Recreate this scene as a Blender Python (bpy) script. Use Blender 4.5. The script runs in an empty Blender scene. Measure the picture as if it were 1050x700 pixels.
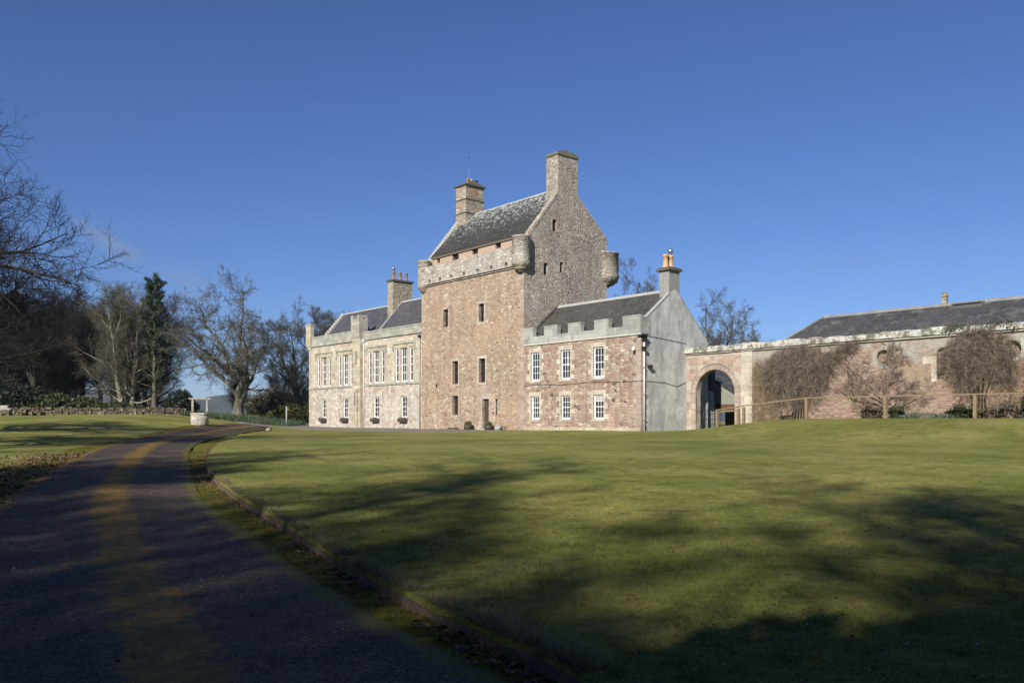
import bpy, math, random
import numpy as np
from mathutils import Vector
from mathutils.geometry import delaunay_2d_cdt
random.seed(7)
R = math.radians
scene = bpy.context.scene
COL = scene.collection

# ------------------------------------------------------------------ camera, sky, sun, exposure
cd = bpy.data.cameras.new('camera'); cam = bpy.data.objects.new('camera', cd); COL.objects.link(cam)
cam.location = (0, 0, 1.6); cam.rotation_euler = (R(90), 0, 0)
cd.sensor_fit = 'HORIZONTAL'; cd.sensor_width = 36; cd.lens = 36 * 850 / 1050
cd.shift_y = (430 - 350) / 1050; cd.clip_start = .1; cd.clip_end = 12000
scene.camera = cam
SUN_EL = R(29.5); SD = Vector((.40, .917, 0)).normalized()      # horizontal travel of the light
w = bpy.data.worlds.new('World'); scene.world = w; w.use_nodes = True
wt = w.node_tree; wt.nodes.clear()
def wn(t): return wt.nodes.new(t)
sky = wn('ShaderNodeTexSky'); sky.sky_type = 'NISHITA'; sky.sun_disc = False
sky.sun_elevation = SUN_EL; sky.sun_rotation = math.atan2(-SD.x, -SD.y)
sky.altitude = 0; sky.air_density = 1.0; sky.dust_density = 0; sky.ozone_density = 3.5
bg = wn('ShaderNodeBackground'); wo = wn('ShaderNodeOutputWorld')
tc = wn('ShaderNodeTexCoord')
def thin_cloud(px, py, sx, sy, amt, prev, tilt):
    # a thin cloud round one direction of the sky
    mp = wn('ShaderNodeMapping'); mp.vector_type = 'TEXTURE'
    d = Vector(((px - 525) / 850, 1, (430 - py) / 850)).normalized()
    mp.inputs['Location'].default_value = d; mp.inputs['Rotation'].default_value = (0, R(tilt), 0)
    mp.inputs['Scale'].default_value = (sx, 1.0, sy)
    wt.links.new(tc.outputs['Generated'], mp.inputs['Vector'])
    ln = wn('ShaderNodeVectorMath'); ln.operation = 'LENGTH'; wt.links.new(mp.outputs[0], ln.inputs[0])
    no = wn('ShaderNodeTexNoise'); no.inputs['Scale'].default_value = 1.6; no.inputs['Detail'].default_value = 5
    wt.links.new(mp.outputs[0], no.inputs['Vector'])
    a = wn('ShaderNodeMath'); a.operation = 'MULTIPLY_ADD'; a.inputs[1].default_value = 1.5
    wt.links.new(no.outputs[0], a.inputs[0]); wt.links.new(ln.outputs['Value'], a.inputs[2])
    mr = wn('ShaderNodeMapRange'); mr.interpolation_type = 'SMOOTHSTEP'
    mr.inputs['From Min'].default_value = 1.55; mr.inputs['From Max'].default_value = .75
    mr.inputs['To Min'].default_value = 0; mr.inputs['To Max'].default_value = amt
    wt.links.new(a.outputs[0], mr.inputs['Value'])
    mx = wn('ShaderNodeMix'); mx.data_type = 'RGBA'
    wt.links.new(mr.outputs[0], mx.inputs['Factor']); wt.links.new(prev, mx.inputs['A'])
    mx.inputs['B'].default_value = CLOUD
    return mx.outputs['Result']
CLOUD = (2.9, 3.7, 5.6, 1)
tint = wn('ShaderNodeMix'); tint.data_type = 'RGBA'; tint.blend_type = 'MULTIPLY'; tint.inputs['Factor'].default_value = 1
tint.inputs['B'].default_value = (.62, .775, 1.17, 1)
wt.links.new(sky.outputs[0], tint.inputs['A'])
o = tint.outputs['Result']
o = thin_cloud(112, 250, .06, .024, .55, o, 28)
o = thin_cloud(195, 290, .05, .03, .3, o, 10)
o = thin_cloud(880, 268, .09, .02, .18, o, -5)
wt.links.new(o, bg.inputs['Color']); bg.inputs['Strength'].default_value = .060
wt.links.new(bg.outputs[0], wo.inputs[0])
ld = bpy.data.lights.new('sun', 'SUN'); ld.energy = 4.9; ld.angle = R(.6); ld.color = (1, .955, .885)
sun = bpy.data.objects.new('sun', ld); COL.objects.link(sun)
sun.rotation_euler = Vector((SD.x * math.cos(SUN_EL), SD.y * math.cos(SUN_EL), -math.sin(SUN_EL))).to_track_quat('-Z', 'Y').to_euler()
vs = scene.view_settings
scene.display_settings.display_device = 'sRGB'
vs.view_transform = 'Standard'; vs.look = 'None'; vs.exposure = 0.45; vs.gamma = 1; vs.use_curve_mapping = False
scene.cycles.max_bounces = 6; scene.cycles.diffuse_bounces = 3; scene.cycles.glossy_bounces = 2
scene.cycles.transmission_bounces = 3; scene.cycles.caustics_reflective = False

# ------------------------------------------------------------------ node materials
class NT:
    def __init__(s, name):
        s.m = bpy.data.materials.new(name); s.m.use_nodes = True; s.t = s.m.node_tree; s.t.nodes.clear()
        s.out = s.t.nodes.new('ShaderNodeOutputMaterial'); s.b = s.t.nodes.new('ShaderNodeBsdfPrincipled')
        s.t.links.new(s.b.outputs[0], s.out.inputs[0])
    def n(s, typ, props=None, **inp):
        x = s.t.nodes.new('ShaderNode' + typ)
        for k, v in (props or {}).items(): setattr(x, k, v)
        for k, v in inp.items(): s.set(x.inputs[int(k[1:])] if k[0] == '_' else x.inputs[k.replace('__', ' ')], v)
        return x
    def set(s, i, v):
        if hasattr(v, 'is_output'): s.t.links.new(v, i)
        else:
            if isinstance(v, tuple) and len(v) == 3 and i.type == 'RGBA': v = v + (1,)
            i.default_value = v
    def math(s, op, a, b=0, c=0, clamp=False):
        return s.n('Math', {'operation': op, 'use_clamp': clamp}, _0=a, _1=b, _2=c).outputs[0]
    def mix(s, f, a, b, mode='MIX'):
        x = s.n('Mix', {'data_type': 'RGBA', 'blend_type': mode})
        s.set(x.inputs['Factor'], f); s.set(x.inputs['A'], a); s.set(x.inputs['B'], b); return x.outputs['Result']
    def noise(s, v, scale, detail=4, rough=.55, out=0):
        return s.n('TexNoise', Vector=v, Scale=scale, Detail=detail, Roughness=rough).outputs[out]
    def range(s, v, a, b, c=0, d=1, smooth=True):
        return s.n('MapRange', {'interpolation_type': 'SMOOTHSTEP' if smooth else 'LINEAR'}, _0=v, _1=a, _2=b, _3=c, _4=d).outputs[0]
    def ramp(s, v, stops, const=False):
        x = s.n('ValToRGB', Fac=v); e = x.color_ramp.elements
        if const: x.color_ramp.interpolation = 'CONSTANT'
        while len(e) < len(stops): e.new(.5)
        for i, (p, c) in enumerate(stops): e[i].position = p; e[i].color = tuple(c) + (1,)
        return x.outputs[0]
    def map(s, v, sc=(1, 1, 1), loc=(0, 0, 0), rot=(0, 0, 0)):
        return s.n('Mapping', Vector=v, Scale=sc, Location=loc, Rotation=rot).outputs[0]
    def obj(s): return s.n('TexCoord').outputs['Object']
    def pos(s): return s.n('NewGeometry').outputs['Position']
    def bump(s, h, st=.5, d=.02):
        x = s.n('Bump', Height=h, Strength=st, Distance=d); s.t.links.new(x.outputs[0], s.b.inputs['Normal'])
    def fin(s, col, rough=.9, spec=.2):
        s.set(s.b.inputs['Base Color'], col); s.set(s.b.inputs['Roughness'], rough)
        s.set(s.b.inputs['Specular IOR Level'], spec); return s.m

def plain(name, c, rough=.8, var=.2, sc=3, spec=.3, metal=0):
    t = NT(name); n = t.noise(t.obj(), sc, 5)
    col = t.mix(n, tuple(x * (1 - var) for x in c), tuple(min(1, x * (1 + var)) for x in c))
    t.b.inputs['Metallic'].default_value = metal
    t.bump(t.noise(t.obj(), sc * 12), .15, .01)
    return t.fin(col, rough, spec)

def rubble(name, stops, sc=(2.9, 2.9, 4.6), mortar=(.40, .33, .26), mw=.055, patch=(.3, .2, .14), pf=.45, bias=.0, pale=None, dark=None, dark_th=.8):
    t = NT(name); p = t.obj()
    wob = t.n('VectorMath', {'operation': 'MULTIPLY_ADD'}, _0=t.n('TexNoise', Vector=p, Scale=1.7, Detail=2.0).outputs['Color'], _1=(.22, .22, .16), _2=p).outputs[0]
    q = t.map(wob, sc)
    c = t.n('TexVoronoi', {'feature': 'F1'}, Vector=q, Scale=1.0, Randomness=.85)
    e = t.n('TexVoronoi', {'feature': 'DISTANCE_TO_EDGE'}, Vector=q, Scale=1.0, Randomness=.85).outputs['Distance']
    rgb = t.n('SeparateColor', Color=c.outputs['Color'])
    stone = t.ramp(rgb.outputs[0], stops, True)
    val = t.math('MULTIPLY_ADD', rgb.outputs[1], .36, .82)
    stone = t.mix(1.0, stone, t.n('CombineColor', Red=val, Green=val, Blue=val).outputs[0], 'MULTIPLY')
    if dark:
        stone = t.mix(t.range(rgb.outputs[2], dark_th, dark_th + .02), stone, dark)
    big = t.range(t.noise(p, .35, 5), .42, .66)
    stone = t.mix(t.math('MULTIPLY', big, pf), stone, patch)
    fine = t.noise(p, 14, 5)
    mort = t.math('SUBTRACT', 1, t.range(e, mw * .4, mw * 1.6))
    col = t.mix(t.math('MULTIPLY', mort, .8), stone, mortar)
    if pale:
        col = t.mix(t.math('MULTIPLY', t.range(t.noise(p, 1.3, 6), .52, .68), .5), col, pale)
    g = t.math('MULTIPLY_ADD', fine, .9, .55)
    col = t.mix(1.0, col, t.n('CombineColor', Red=g, Green=g, Blue=g).outputs[0], 'MULTIPLY')
    st = t.range(t.noise(t.map(p, (2.2, 2.2, .16)), 1.0, 4), .5, .8, 0, .35)
    col = t.mix(st, col, (.12, .10, .08))
    g2 = t.math('MULTIPLY_ADD', t.noise(t.map(p, (1, 1, .6)), .55, 5, .6), .8, .6)
    col = t.mix(1.0, col, t.n('CombineColor', Red=g2, Green=g2, Blue=g2).outputs[0], 'MULTIPLY')
    h = t.math('ADD', t.range(e, 0, mw * 2.2), t.math('MULTIPLY', fine, .5))
    t.bump(h, .8, .035)
    return t.fin(col, .93, .12)

def ashlar(name, c1, c2, mortar, bw=.75, bh=.36, lichen=(.45, .46, .40), lf=.4, dk=.5):
    t = NT(name); p = t.obj(); s = t.n('SeparateXYZ', Vector=p)
    v = t.n('CombineXYZ', X=t.math('ADD', s.outputs[0], s.outputs[1]), Y=s.outputs[2]).outputs[0]
    b = t.n('TexBrick', {'offset': .5, 'squash': 1.0}, Vector=v, Color1=c1, Color2=c2, Mortar=mortar, Scale=1.0, Mortar__Size=.012, Bias=0.0, Brick__Width=bw, Row__Height=bh)
    vor = t.n('TexWhiteNoise', {'noise_dimensions': '2D'}, Vector=t.n('VectorMath', {'operation': 'FLOOR'}, _0=t.map(v, (1 / bw, 1 / bh, 1))).outputs[0])
    k = t.math('MULTIPLY_ADD', vor.outputs[0], .35, .8)
    col = t.mix(1.0, b.outputs[0], t.n('CombineColor', Red=k, Green=k, Blue=k).outputs[0], 'MULTIPLY')
    col = t.mix(t.math('MULTIPLY', t.range(t.noise(p, 1.1, 7, .65), .48, .66), lf), col, lichen)
    col = t.mix(t.math('MULTIPLY', t.range(t.noise(t.map(p, (1.6, 1.6, .4)), 1.6, 6, .65), .52, .75), dk), col, (.13, .12, .095))
    f = t.noise(p, 11, 5); t.bump(t.math('ADD', t.math('MULTIPLY', b.outputs[1], -.5), f), .5, .02)
    g = t.math('MULTIPLY_ADD', f, .6, .7)
    col = t.mix(1.0, col, t.n('CombineColor', Red=g, Green=g, Blue=g).outputs[0], 'MULTIPLY')
    return t.fin(col, .92, .12)

def slate(name, c, lich, lf, th=(.5, .65), lsc=2.2, zr=None):
    t = NT(name); p = t.obj(); s = t.n('SeparateXYZ', Vector=p)
    v = t.n('CombineXYZ', X=t.math('ADD', s.outputs[0], t.math('MULTIPLY', s.outputs[1], .35)), Y=t.math('MULTIPLY', s.outputs[2], 1.45)).outputs[0]
    b = t.n('TexBrick', {'offset': .5}, Vector=v, Color1=tuple(x * .75 for x in c), Color2=tuple(x * 1.3 for x in c), Mortar=tuple(x * .35 for x in c), Scale=1.0, Mortar__Size=.014, Brick__Width=.26, Row__Height=.2)
    col = t.mix(t.range(t.noise(p, .6, 5), .35, .7, 0, .6), b.outputs[0], tuple(x * 1.25 for x in c))
    col = t.mix(t.range(t.noise(t.map(p, (3, 3, .35)), 1.1, 5), .5, .75, 0, .5), col, (c[0] * 1.5, c[1] * 1.5, c[2] * 1.3))
    ln = t.noise(p, lsc, 8, .72)
    if zr: ln = t.math('ADD', ln, t.range(t.math('ADD', s.outputs[2], .86), zr[0], zr[1], -.09, .11, False))
    l = t.math('MULTIPLY', t.range(ln, th[0], th[1]), lf)
    col = t.mix(l, col, lich)
    t.bump(t.math('ADD', t.math('MULTIPLY', b.outputs[1], -1), t.noise(p, 9, 3)), .5, .03)
    return t.fin(col, .72, .35)

MT = {}
MT['tower'] = rubble('tower_rubble', [(0, (.335, .240, .168)), (.25, (.385, .29, .205)), (.5, (.325, .222, .152)), (.68, (.42, .34, .24)), (.88, (.52, .45, .335)), (.955, (.29, .15, .10))],
                     sc=(3.2, 3.2, 5.6), mortar=(.365, .29, .212), mw=.10, patch=(.395, .252, .16), pf=.6, pale=(.41, .345, .26), dark=(.20, .105, .075), dark_th=.97)
MT['caphouse'] = plain('tan_rendered_stone', (.43, .315, .22), var=.25, sc=2)
MT['gable'] = rubble('gable_rubble', [(0, (.255, .212, .165)), (.3, (.335, .288, .235)), (.55, (.235, .18, .14)), (.68, (.41, .37, .31)), (.87, (.51, .48, .41)), (.955, (.29, .165, .115))],
                     sc=(3.9, 3.9, 6.4), mortar=(.40, .36, .30), mw=.10, patch=(.29, .235, .18), pf=.5, pale=(.43, .405, .35))
MT['parapet_grey'] = rubble('grey_parapet_stone', [(0, (.36, .32, .27)), (.35, (.43, .39, .33)), (.7, (.50, .46, .40)), (.92, (.33, .25, .2))], sc=(2.6, 2.6, 5.2), mortar=(.36, .32, .27), mw=.07, patch=(.37, .305, .25), pf=.45, pale=(.53, .51, .46))
MT['pink'] = rubble('pink_rubble', [(0, (.325, .225, .168)), (.3, (.37, .27, .205)), (.55, (.295, .19, .14)), (.74, (.40, .325, .25)), (.92, (.50, .44, .35))],
                    sc=(2.6, 2.6, 5.0), mortar=(.36, .28, .215), mw=.09, patch=(.345, .235, .175), pf=.5, dark=(.10, .075, .068), dark_th=.952)
MT['pale_pink'] = rubble('pale_pink_rubble', [(0, (.47, .405, .33)), (.35, (.51, .46, .385)), (.62, (.44, .345, .265)), (.76, (.55, .51, .435)), (.93, (.38, .25, .18))],
                         sc=(2.6, 2.6, 4.4), mortar=(.50, .455, .385), patch=(.49, .435, .36), pf=.5)
MT['tan'] = rubble('tan_squared_rubble', [(0, (.46, .405, .31)), (.35, (.51, .455, .35)), (.62, (.43, .36, .265)), (.82, (.56, .51, .41)), (.93, (.42, .28, .2))],
                   sc=(1.7, 1.7, 3.1), mortar=(.50, .43, .32), patch=(.45, .41, .31), pf=.4)
MT['dress'] = ashlar('dressed_tan_stone', (.47, .41, .29), (.42, .36, .25), (.34, .29, .2))
MT['dress_pink'] = ashlar('dressed_pink_stone', (.41, .325, .26), (.37, .285, .23), (.33, .27, .2), lf=.2, dk=.25)
MT['dress_pale'] = ashlar('dressed_pale_stone', (.52, .46, .36), (.47, .41, .32), (.4, .34, .26), lf=.3, dk=.25)
MT['dress_grey'] = ashlar('weathered_grey_stone', (.37, .355, .295), (.33, .31, .25), (.25, .235, .19), lichen=(.48, .49, .43), lf=.5, dk=.5)
MT['battlement'] = ashlar('pale_grey_battlement_stone', (.36, .355, .315), (.32, .315, .28), (.29, .285, .25), bw=1.3, bh=.6, lichen=(.46, .465, .43), lf=.6, dk=.9)
MT['dress_mull'] = ashlar('window_margin_stone', (.50, .42, .34), (.47, .39, .32), (.4, .33, .27), bw=1.2, bh=.6, lf=.2, dk=.2)
MT['chim'] = rubble('chimney_stone', [(0, (.34, .29, .215)), (.35, (.40, .35, .265)), (.6, (.30, .25, .18)), (.78, (.46, .41, .32)), (.9, (.36, .215, .14))], sc=(1.9, 1.9, 4.2), mortar=(.27, .235, .18), mw=.07, patch=(.31, .285, .22), pf=.5)
MT['harl_dark'] = plain('weathered_cement_render', (.26, .255, .23), var=.45, sc=2.5)
MT['skew'] = plain('lichened_skew_stone', (.40, .385, .33), var=.35, sc=5)
MT['moss_stone'] = plain('mossy_cap_stone', (.15, .145, .095), var=.6, sc=5)
MT['dark_stone'] = plain('dark_stone_band', (.10, .095, .08), var=.3)
MT['cornice'] = plain('pale_cornice_stone', (.52, .485, .41), var=.18, sc=4)
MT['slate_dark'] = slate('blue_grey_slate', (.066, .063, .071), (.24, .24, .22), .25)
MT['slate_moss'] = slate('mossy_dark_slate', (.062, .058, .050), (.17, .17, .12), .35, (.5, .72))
MT['slate_lich'] = slate('lichened_slate', (.04, .04, .033), (.40, .41, .37), .9, (.53, .62), 4.2, zr=(15.4, 20.4))
MT['slate_barn'] = slate('barn_slate', (.056, .054, .055), (.27, .27, .23), .35, (.5, .7), 1.2)
MT['lead'] = plain('ridge_stone', (.34, .335, .31), var=.25, sc=4)
MT['ridge_dark'] = plain('lichened_ridge_tile', (.22, .215, .20), var=.5, sc=1.2)
MT['white'] = plain('white_paint', (.80, .79, .76), .5, .05, 2, .4)
MT['brown_paint'] = plain('dark_brown_timber', (.07, .05, .038), .6, .3, 3)
MT['black'] = plain('black_iron', (.02, .02, .022), .5, .2, 4, .4)
MT['pipe'] = plain('grey_white_pipe', (.60, .59, .61), .5, .08, 2)
MT['pot'] = plain('buff_clay_pot', (.52, .33, .17), .8, .25, 5)
MT['potr'] = plain('red_clay_pot', (.27, .165, .11), .8, .3, 5)
MT['steel'] = plain('steel_cowl', (.55, .55, .56), .25, .1, 4, .5, .9)
MT['oak'] = plain('weathered_fence_timber', (.23, .165, .095), .85, .3, 6)
MT['copper'] = plain('green_copper', (.16, .33, .24), .7, .2)
def glass():
    t = NT('window_glass'); n = t.noise(t.obj(), 2.3, 2); t.bump(n, .45, .06)
    t.b.inputs['IOR'].default_value = 1.52
    return t.fin(t.mix(n, (.008, .009, .011), (.022, .022, .024)), .04, .6)
MT['glass'] = glass()
def harl():
    t = NT('grey_harling'); p = t.obj()
    c = t.mix(t.range(t.noise(p, .9, 8, .7), .35, .65), (.36, .355, .325), (.56, .55, .51))
    c = t.mix(t.range(t.noise(t.map(p, (1.3, 1.3, .3)), 1.2, 8, .7), .5, .68, 0, .75), c, (.25, .25, .225))
    c = t.mix(t.range(t.noise(t.map(p, (1.1, .9, .18), (3, 7, 1)), 1.0, 5), .54, .70, 0, .6), c, (.60, .57, .48))
    c = t.mix(t.range(t.noise(p, 5, 8, .75), .53, .66, 0, .65), c, (.21, .21, .185))
    c = t.mix(t.range(t.noise(t.map(p, (.9, .9, .2), (8, 2, 5)), 1.4, 7, .7), .55, .68, 0, .6), c, (.20, .195, .165))
    t.bump(t.noise(p, 30, 4), .6, .02)
    return t.fin(c, .95, .1)
MT['harl'] = harl()
def brick():
    t = NT('old_pink_brick'); p = t.obj(); s = t.n('SeparateXYZ', Vector=p)
    v = t.n('CombineXYZ', X=t.math('ADD', s.outputs[0], s.outputs[1]), Y=s.outputs[2]).outputs[0]
    b = t.n('TexBrick', {'offset': .5}, Vector=v, Color1=(.265, .135, .095), Color2=(.33, .21, .152), Mortar=(.33, .285, .235), Scale=1.0, Mortar__Size=.016, Brick__Width=.24, Row__Height=.09)
    w_ = t.n('TexWhiteNoise', {'noise_dimensions': '2D'}, Vector=t.n('VectorMath', {'operation': 'FLOOR'}, _0=t.map(v, (1 / .24, 1 / .09, 1))).outputs[0])
    k = t.math('MULTIPLY_ADD', w_.outputs[0], .5, .72)
    c = t.mix(1.0, b.outputs[0], t.n('CombineColor', Red=k, Green=k, Blue=k).outputs[0], 'MULTIPLY')
    n1 = t.noise(p, .55, 6, .6)
    c = t.mix(t.range(n1, .48, .64, 0, .6), c, (.315, .255, .16))        # ochre stock brick areas
    lime = t.math('ADD', t.noise(p, .8, 7, .65), t.range(s.outputs[2], 1.6, 5.2, -.13, .12))
    c = t.mix(t.range(lime, .5, .68, 0, .8), c, (.385, .37, .325))      # lime bloom under the coping
    c = t.mix(t.range(t.noise(p, 2.6, 8, .75), .53, .66, 0, .75), c, (.15, .125, .095))
    f = t.noise(p, 16, 4)
    g = t.math('MULTIPLY_ADD', f, .6, .7)
    c = t.mix(1.0, c, t.n('CombineColor', Red=g, Green=g, Blue=g).outputs[0], 'MULTIPLY')
    t.bump(t.math('ADD', t.math('MULTIPLY', b.outputs[1], -.7), f), .7, .025)
    return t.fin(c, .93, .1)
MT['brick'] = brick()
def coping():
    t = NT('lichened_coping'); p = t.obj()
    c = t.mix(t.noise(p, 2.2, 6), (.40, .385, .33), (.60, .58, .52))
    c = t.mix(t.range(t.noise(p, 1.9, 8, .75), .45, .57, 0, .9), c, (.13, .115, .075))
    t.bump(t.noise(p, 6, 5), .8, .06)
    return t.fin(c, .95, .1)
MT['coping'] = coping()
def bark(name, a, b, ivy=None):
    t = NT(name); p = t.obj()
    c = t.mix(t.range(t.noise(t.map(p, (3, 3, .8)), 1.2, 6, .65), .35, .65), a, b)
    if ivy: c = t.mix(t.range(t.noise(p, .9, 5), .5, .58), c, ivy)
    t.bump(t.noise(t.map(p, (9, 9, 2)), 1, 5), .8, .03)
    return t.fin(c, .95, .1)
MT['bark_oak'] = bark('oak_bark', (.085, .078, .056), (.20, .185, .135))
MT['twig_oak'] = bark('oak_twigs', (.072, .070, .052), (.130, .124, .092))
MT['bark_pale'] = bark('pale_bark', (.21, .19, .13), (.38, .345, .25))
MT['twig_pale'] = bark('pale_twigs', (.088, .082, .056), (.155, .142, .10))
MT['bark_dark'] = bark('shade_dark_bark', (.026, .024, .02), (.062, .055, .043))  # dark tone has the shade on the near left trees painted in
MT['twig_dark'] = bark('shade_dark_twigs', (.024, .022, .019), (.050, .045, .037))  # twig colour lowered too, to carry the near left trees' shade
MT['twig_red'] = bark('reddish_twigs', (.062, .050, .042), (.105, .084, .07))
MT['bark_ivy'] = bark('ivied_bark', (.075, .068, .05), (.15, .135, .10), (.035, .05, .02))
MT['creeper'] = bark('creeper_stems', (.13, .10, .078), (.30, .235, .18))
MT['creeper_pale'] = bark('pale_creeper_stems', (.20, .15, .085), (.34, .27, .16))
def leaf(name, a, b, c=None):
    t = NT(name); p = t.obj()
    col = t.mix(t.noise(p, 1.6, 5), a, b)
    i = t.n('NewGeometry').outputs['Random Per Island']
    k = t.math('MULTIPLY_ADD', i, .9, .55)
    col = t.mix(1.0, col, t.n('CombineColor', Red=k, Green=k, Blue=k).outputs[0], 'MULTIPLY')
    if c: col = t.mix(t.range(i, .82, .85), col, c)
    return t.fin(col, .55, .3)
MT['needles'] = leaf('conifer_needles', (.018, .032, .016), (.045, .065, .028))
MT['yew'] = leaf('yew_leaves', (.010, .017, .009), (.025, .036, .016))
MT['rhodo'] = leaf('rhododendron_leaves', (.028, .045, .014), (.07, .09, .028))
MT['laurel'] = leaf('yellow_green_leaves', (.05, .06, .014), (.105, .10, .024))
MT['daff'] = leaf('spring_bulb_leaves', (.036, .062, .026), (.065, .095, .042))
MT['ivyleaf'] = leaf('ivy_leaves', (.025, .035, .012), (.06, .07, .025))
MT['heather'] = leaf('grey_green_leaves', (.10, .12, .09), (.17, .19, .15))
MT['scrub'] = leaf('brown_scrub', (.06, .052, .03), (.12, .10, .055))
MT['box'] = leaf('box_leaves', (.06, .085, .02), (.12, .14, .04))
MT['dead'] = leaf('dead_leaves', (.085, .05, .03), (.19, .11, .065))
MT['tuft'] = leaf('dry_tuft', (.12, .115, .045), (.26, .215, .11))
def grassm():
    t = NT('winter_lawn'); p = t.pos()
    n = t.noise(p, .22, 6, .6); n2 = t.noise(p, 1.7, 6, .65); n3 = t.noise(p, 24, 3)
    c = t.mix(t.range(n, .35, .65), (.168, .182, .040), (.295, .270, .080))
    c = t.mix(t.range(n2, .45, .66, 0, .65), c, (.115, .125, .026))
    c = t.mix(t.range(t.noise(p, .9, 7, .75), .53, .68, 0, .6), c, (.33, .27, .11))
    c = t.mix(t.range(t.noise(p, 4.5, 7, .75), .52, .66, 0, .6), c, (.10, .105, .026))
    c = t.mix(t.range(t.noise(p, 7.5, 7, .75), .58, .68, 0, .6), c, (.36, .30, .14))
    k = t.math('MULTIPLY_ADD', n3, .9, .55)
    k = t.math('MULTIPLY', k, t.math('MULTIPLY_ADD', t.noise(t.map(p, (.9, 3.2, 1)), 2.6, 4, .7), .9, .55))
    c = t.mix(1.0, c, t.n('CombineColor', Red=k, Green=k, Blue=k).outputs[0], 'MULTIPLY')
    t.bump(t.math('ADD', t.noise(p, 40, 2), t.math('MULTIPLY', n2, 1.2)), 1.0, .04)
    return t.fin(c, .95, .1)
MT['grass'] = grassm()
def groundm():
    t = NT('verge_and_field'); p = t.pos()
    n = t.noise(p, .25, 6, .6); n2 = t.noise(p, 2.4, 6, .65); n3 = t.noise(p, 30, 3)
    c = t.mix(t.range(n, .35, .65), (.168, .182, .040), (.295, .270, .080))
    at = t.n('Attribute', {'attribute_name': 'verge'}).outputs['Fac']
    moss = t.mix(t.range(n2, .4, .6), (.11, .11, .014), (.185, .16, .024))
    moss = t.mix(t.range(t.noise(p, 5, 6, .7), .52, .66, 0, .9), moss, (.055, .042, .03))
    c = t.mix(t.range(t.math('ADD', at, t.math('MULTIPLY_ADD', n2, .7, -.35)), .35, .65), c, moss)
    k = t.math('MULTIPLY_ADD', n3, .9, .55)
    c = t.mix(1.0, c, t.n('CombineColor', Red=k, Green=k, Blue=k).outputs[0], 'MULTIPLY')
    t.bump(t.math('ADD', t.noise(p, 40, 2), n2), 1.0, .04)
    return t.fin(c, .95, .1)
MT['ground'] = groundm()
def drivem():
    t = NT('worn_tarmac'); p = t.pos(); u = t.n('Attribute', {'attribute_name': 'lateral'}).outputs['Fac']
    n = t.noise(p, .7, 6, .6); n2 = t.noise(p, 3.0, 6, .7)
    v = t.n('TexVoronoi', {'feature': 'F1'}, Vector=p, Scale=75.0)
    s = t.n('SeparateColor', Color=v.outputs['Color']).outputs[0]
    c = t.mix(t.range(n, .3, .7), (.054, .038, .025), (.108, .076, .050))
    v2 = t.n('SeparateColor', Color=t.n('TexVoronoi', {'feature': 'F1'}, Vector=p, Scale=31.0).outputs['Color']).outputs[1]
    k = t.math('MULTIPLY', t.math('MULTIPLY_ADD', s, 1.4, .3), t.math('MULTIPLY_ADD', v2, .9, .55))
    c = t.mix(1.0, c, t.n('CombineColor', Red=k, Green=k, Blue=k).outputs[0], 'MULTIPLY')
    k2 = t.math('MULTIPLY_ADD', t.noise(p, 6.5, 7, .75), 1.6, .2)
    c = t.mix(1.0, c, t.n('CombineColor', Red=k2, Green=k2, Blue=k2).outputs[0], 'MULTIPLY')
    c = t.mix(t.range(s, .975, .98), c, (.24, .22, .19))
    mid = t.math('SUBTRACT', 1, t.math('MULTIPLY', t.math('ABSOLUTE', t.math('SUBTRACT', u, .53)), 7.0))
    edg = t.math('MULTIPLY', t.math('SUBTRACT', t.math('ABSOLUTE', t.math('SUBTRACT', u, .5)), .395), 9)
    mask = t.math('MAXIMUM', mid, edg)
    mask = t.range(t.math('ADD', mask, t.math('MULTIPLY_ADD', t.noise(p, 2.2, 8, .75), 2.2, -.95)), .38, .78)
    ms = t.mix(t.range(t.noise(p, 7, 7, .75), .4, .62), (.30, .165, .018), (.135, .090, .022))
    ms = t.mix(t.range(u, .8, .9), ms, (.13, .12, .016))
    c = t.mix(t.math('MULTIPLY', mask, t.math('MULTIPLY_ADD', t.range(t.noise(p, 18, 5, .7), .38, .6), .35, .65)), c, ms)
    t.bump(t.math('ADD', t.math('MULTIPLY', v.outputs['Distance'], 1.2), n2), .8, .02)
    return t.fin(c, .8, .3)
MT['drive'] = drivem()
def gravel():
    t = NT('gravel_forecourt'); p = t.pos()
    c = t.mix(t.noise(p, .5, 6), (.15, .125, .105), (.25, .215, .18))
    g = t.math('MULTIPLY_ADD', t.noise(p, 30, 3), .9, .55)
    c = t.mix(1.0, c, t.n('CombineColor', Red=g, Green=g, Blue=g).outputs[0], 'MULTIPLY')
    t.bump(t.noise(p, 40, 2), .8, .02); return t.fin(c, .95, .1)
MT['gravel'] = gravel()
def earth():
    t = NT('cut_turf_edge'); p = t.pos()
    c = t.mix(t.noise(p, 6, 6, .7), (.055, .042, .030), (.25, .18, .13)); t.bump(t.noise(p, 25, 4), 1, .03); return t.fin(c, .95, .1)
MT['earth'] = earth()
def hillm():
    t = NT('hill_moor_and_wood'); p = t.pos()
    c = t.mix(t.range(t.noise(p, .006, 6, .65), .4, .6), (.060, .066, .045), (.10, .088, .062))
    c = t.mix(t.range(t.noise(p, .012, 4, .6), .56, .62, 0, .8), c, (.030, .036, .024)); return t.fin(c, 1, 0)
MT['hill'] = hillm()
MT['rubwall'] = rubble('low_wall_stone', [(0, (.12, .10, .072)), (.4, (.19, .165, .12)), (.8, (.33, .30, .24)), (.92, (.10, .065, .04))], sc=(2.5, 2.5, 3.5), mortar=(.07, .06, .04), mw=.09, patch=(.12, .10, .05), pf=.6)
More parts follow.
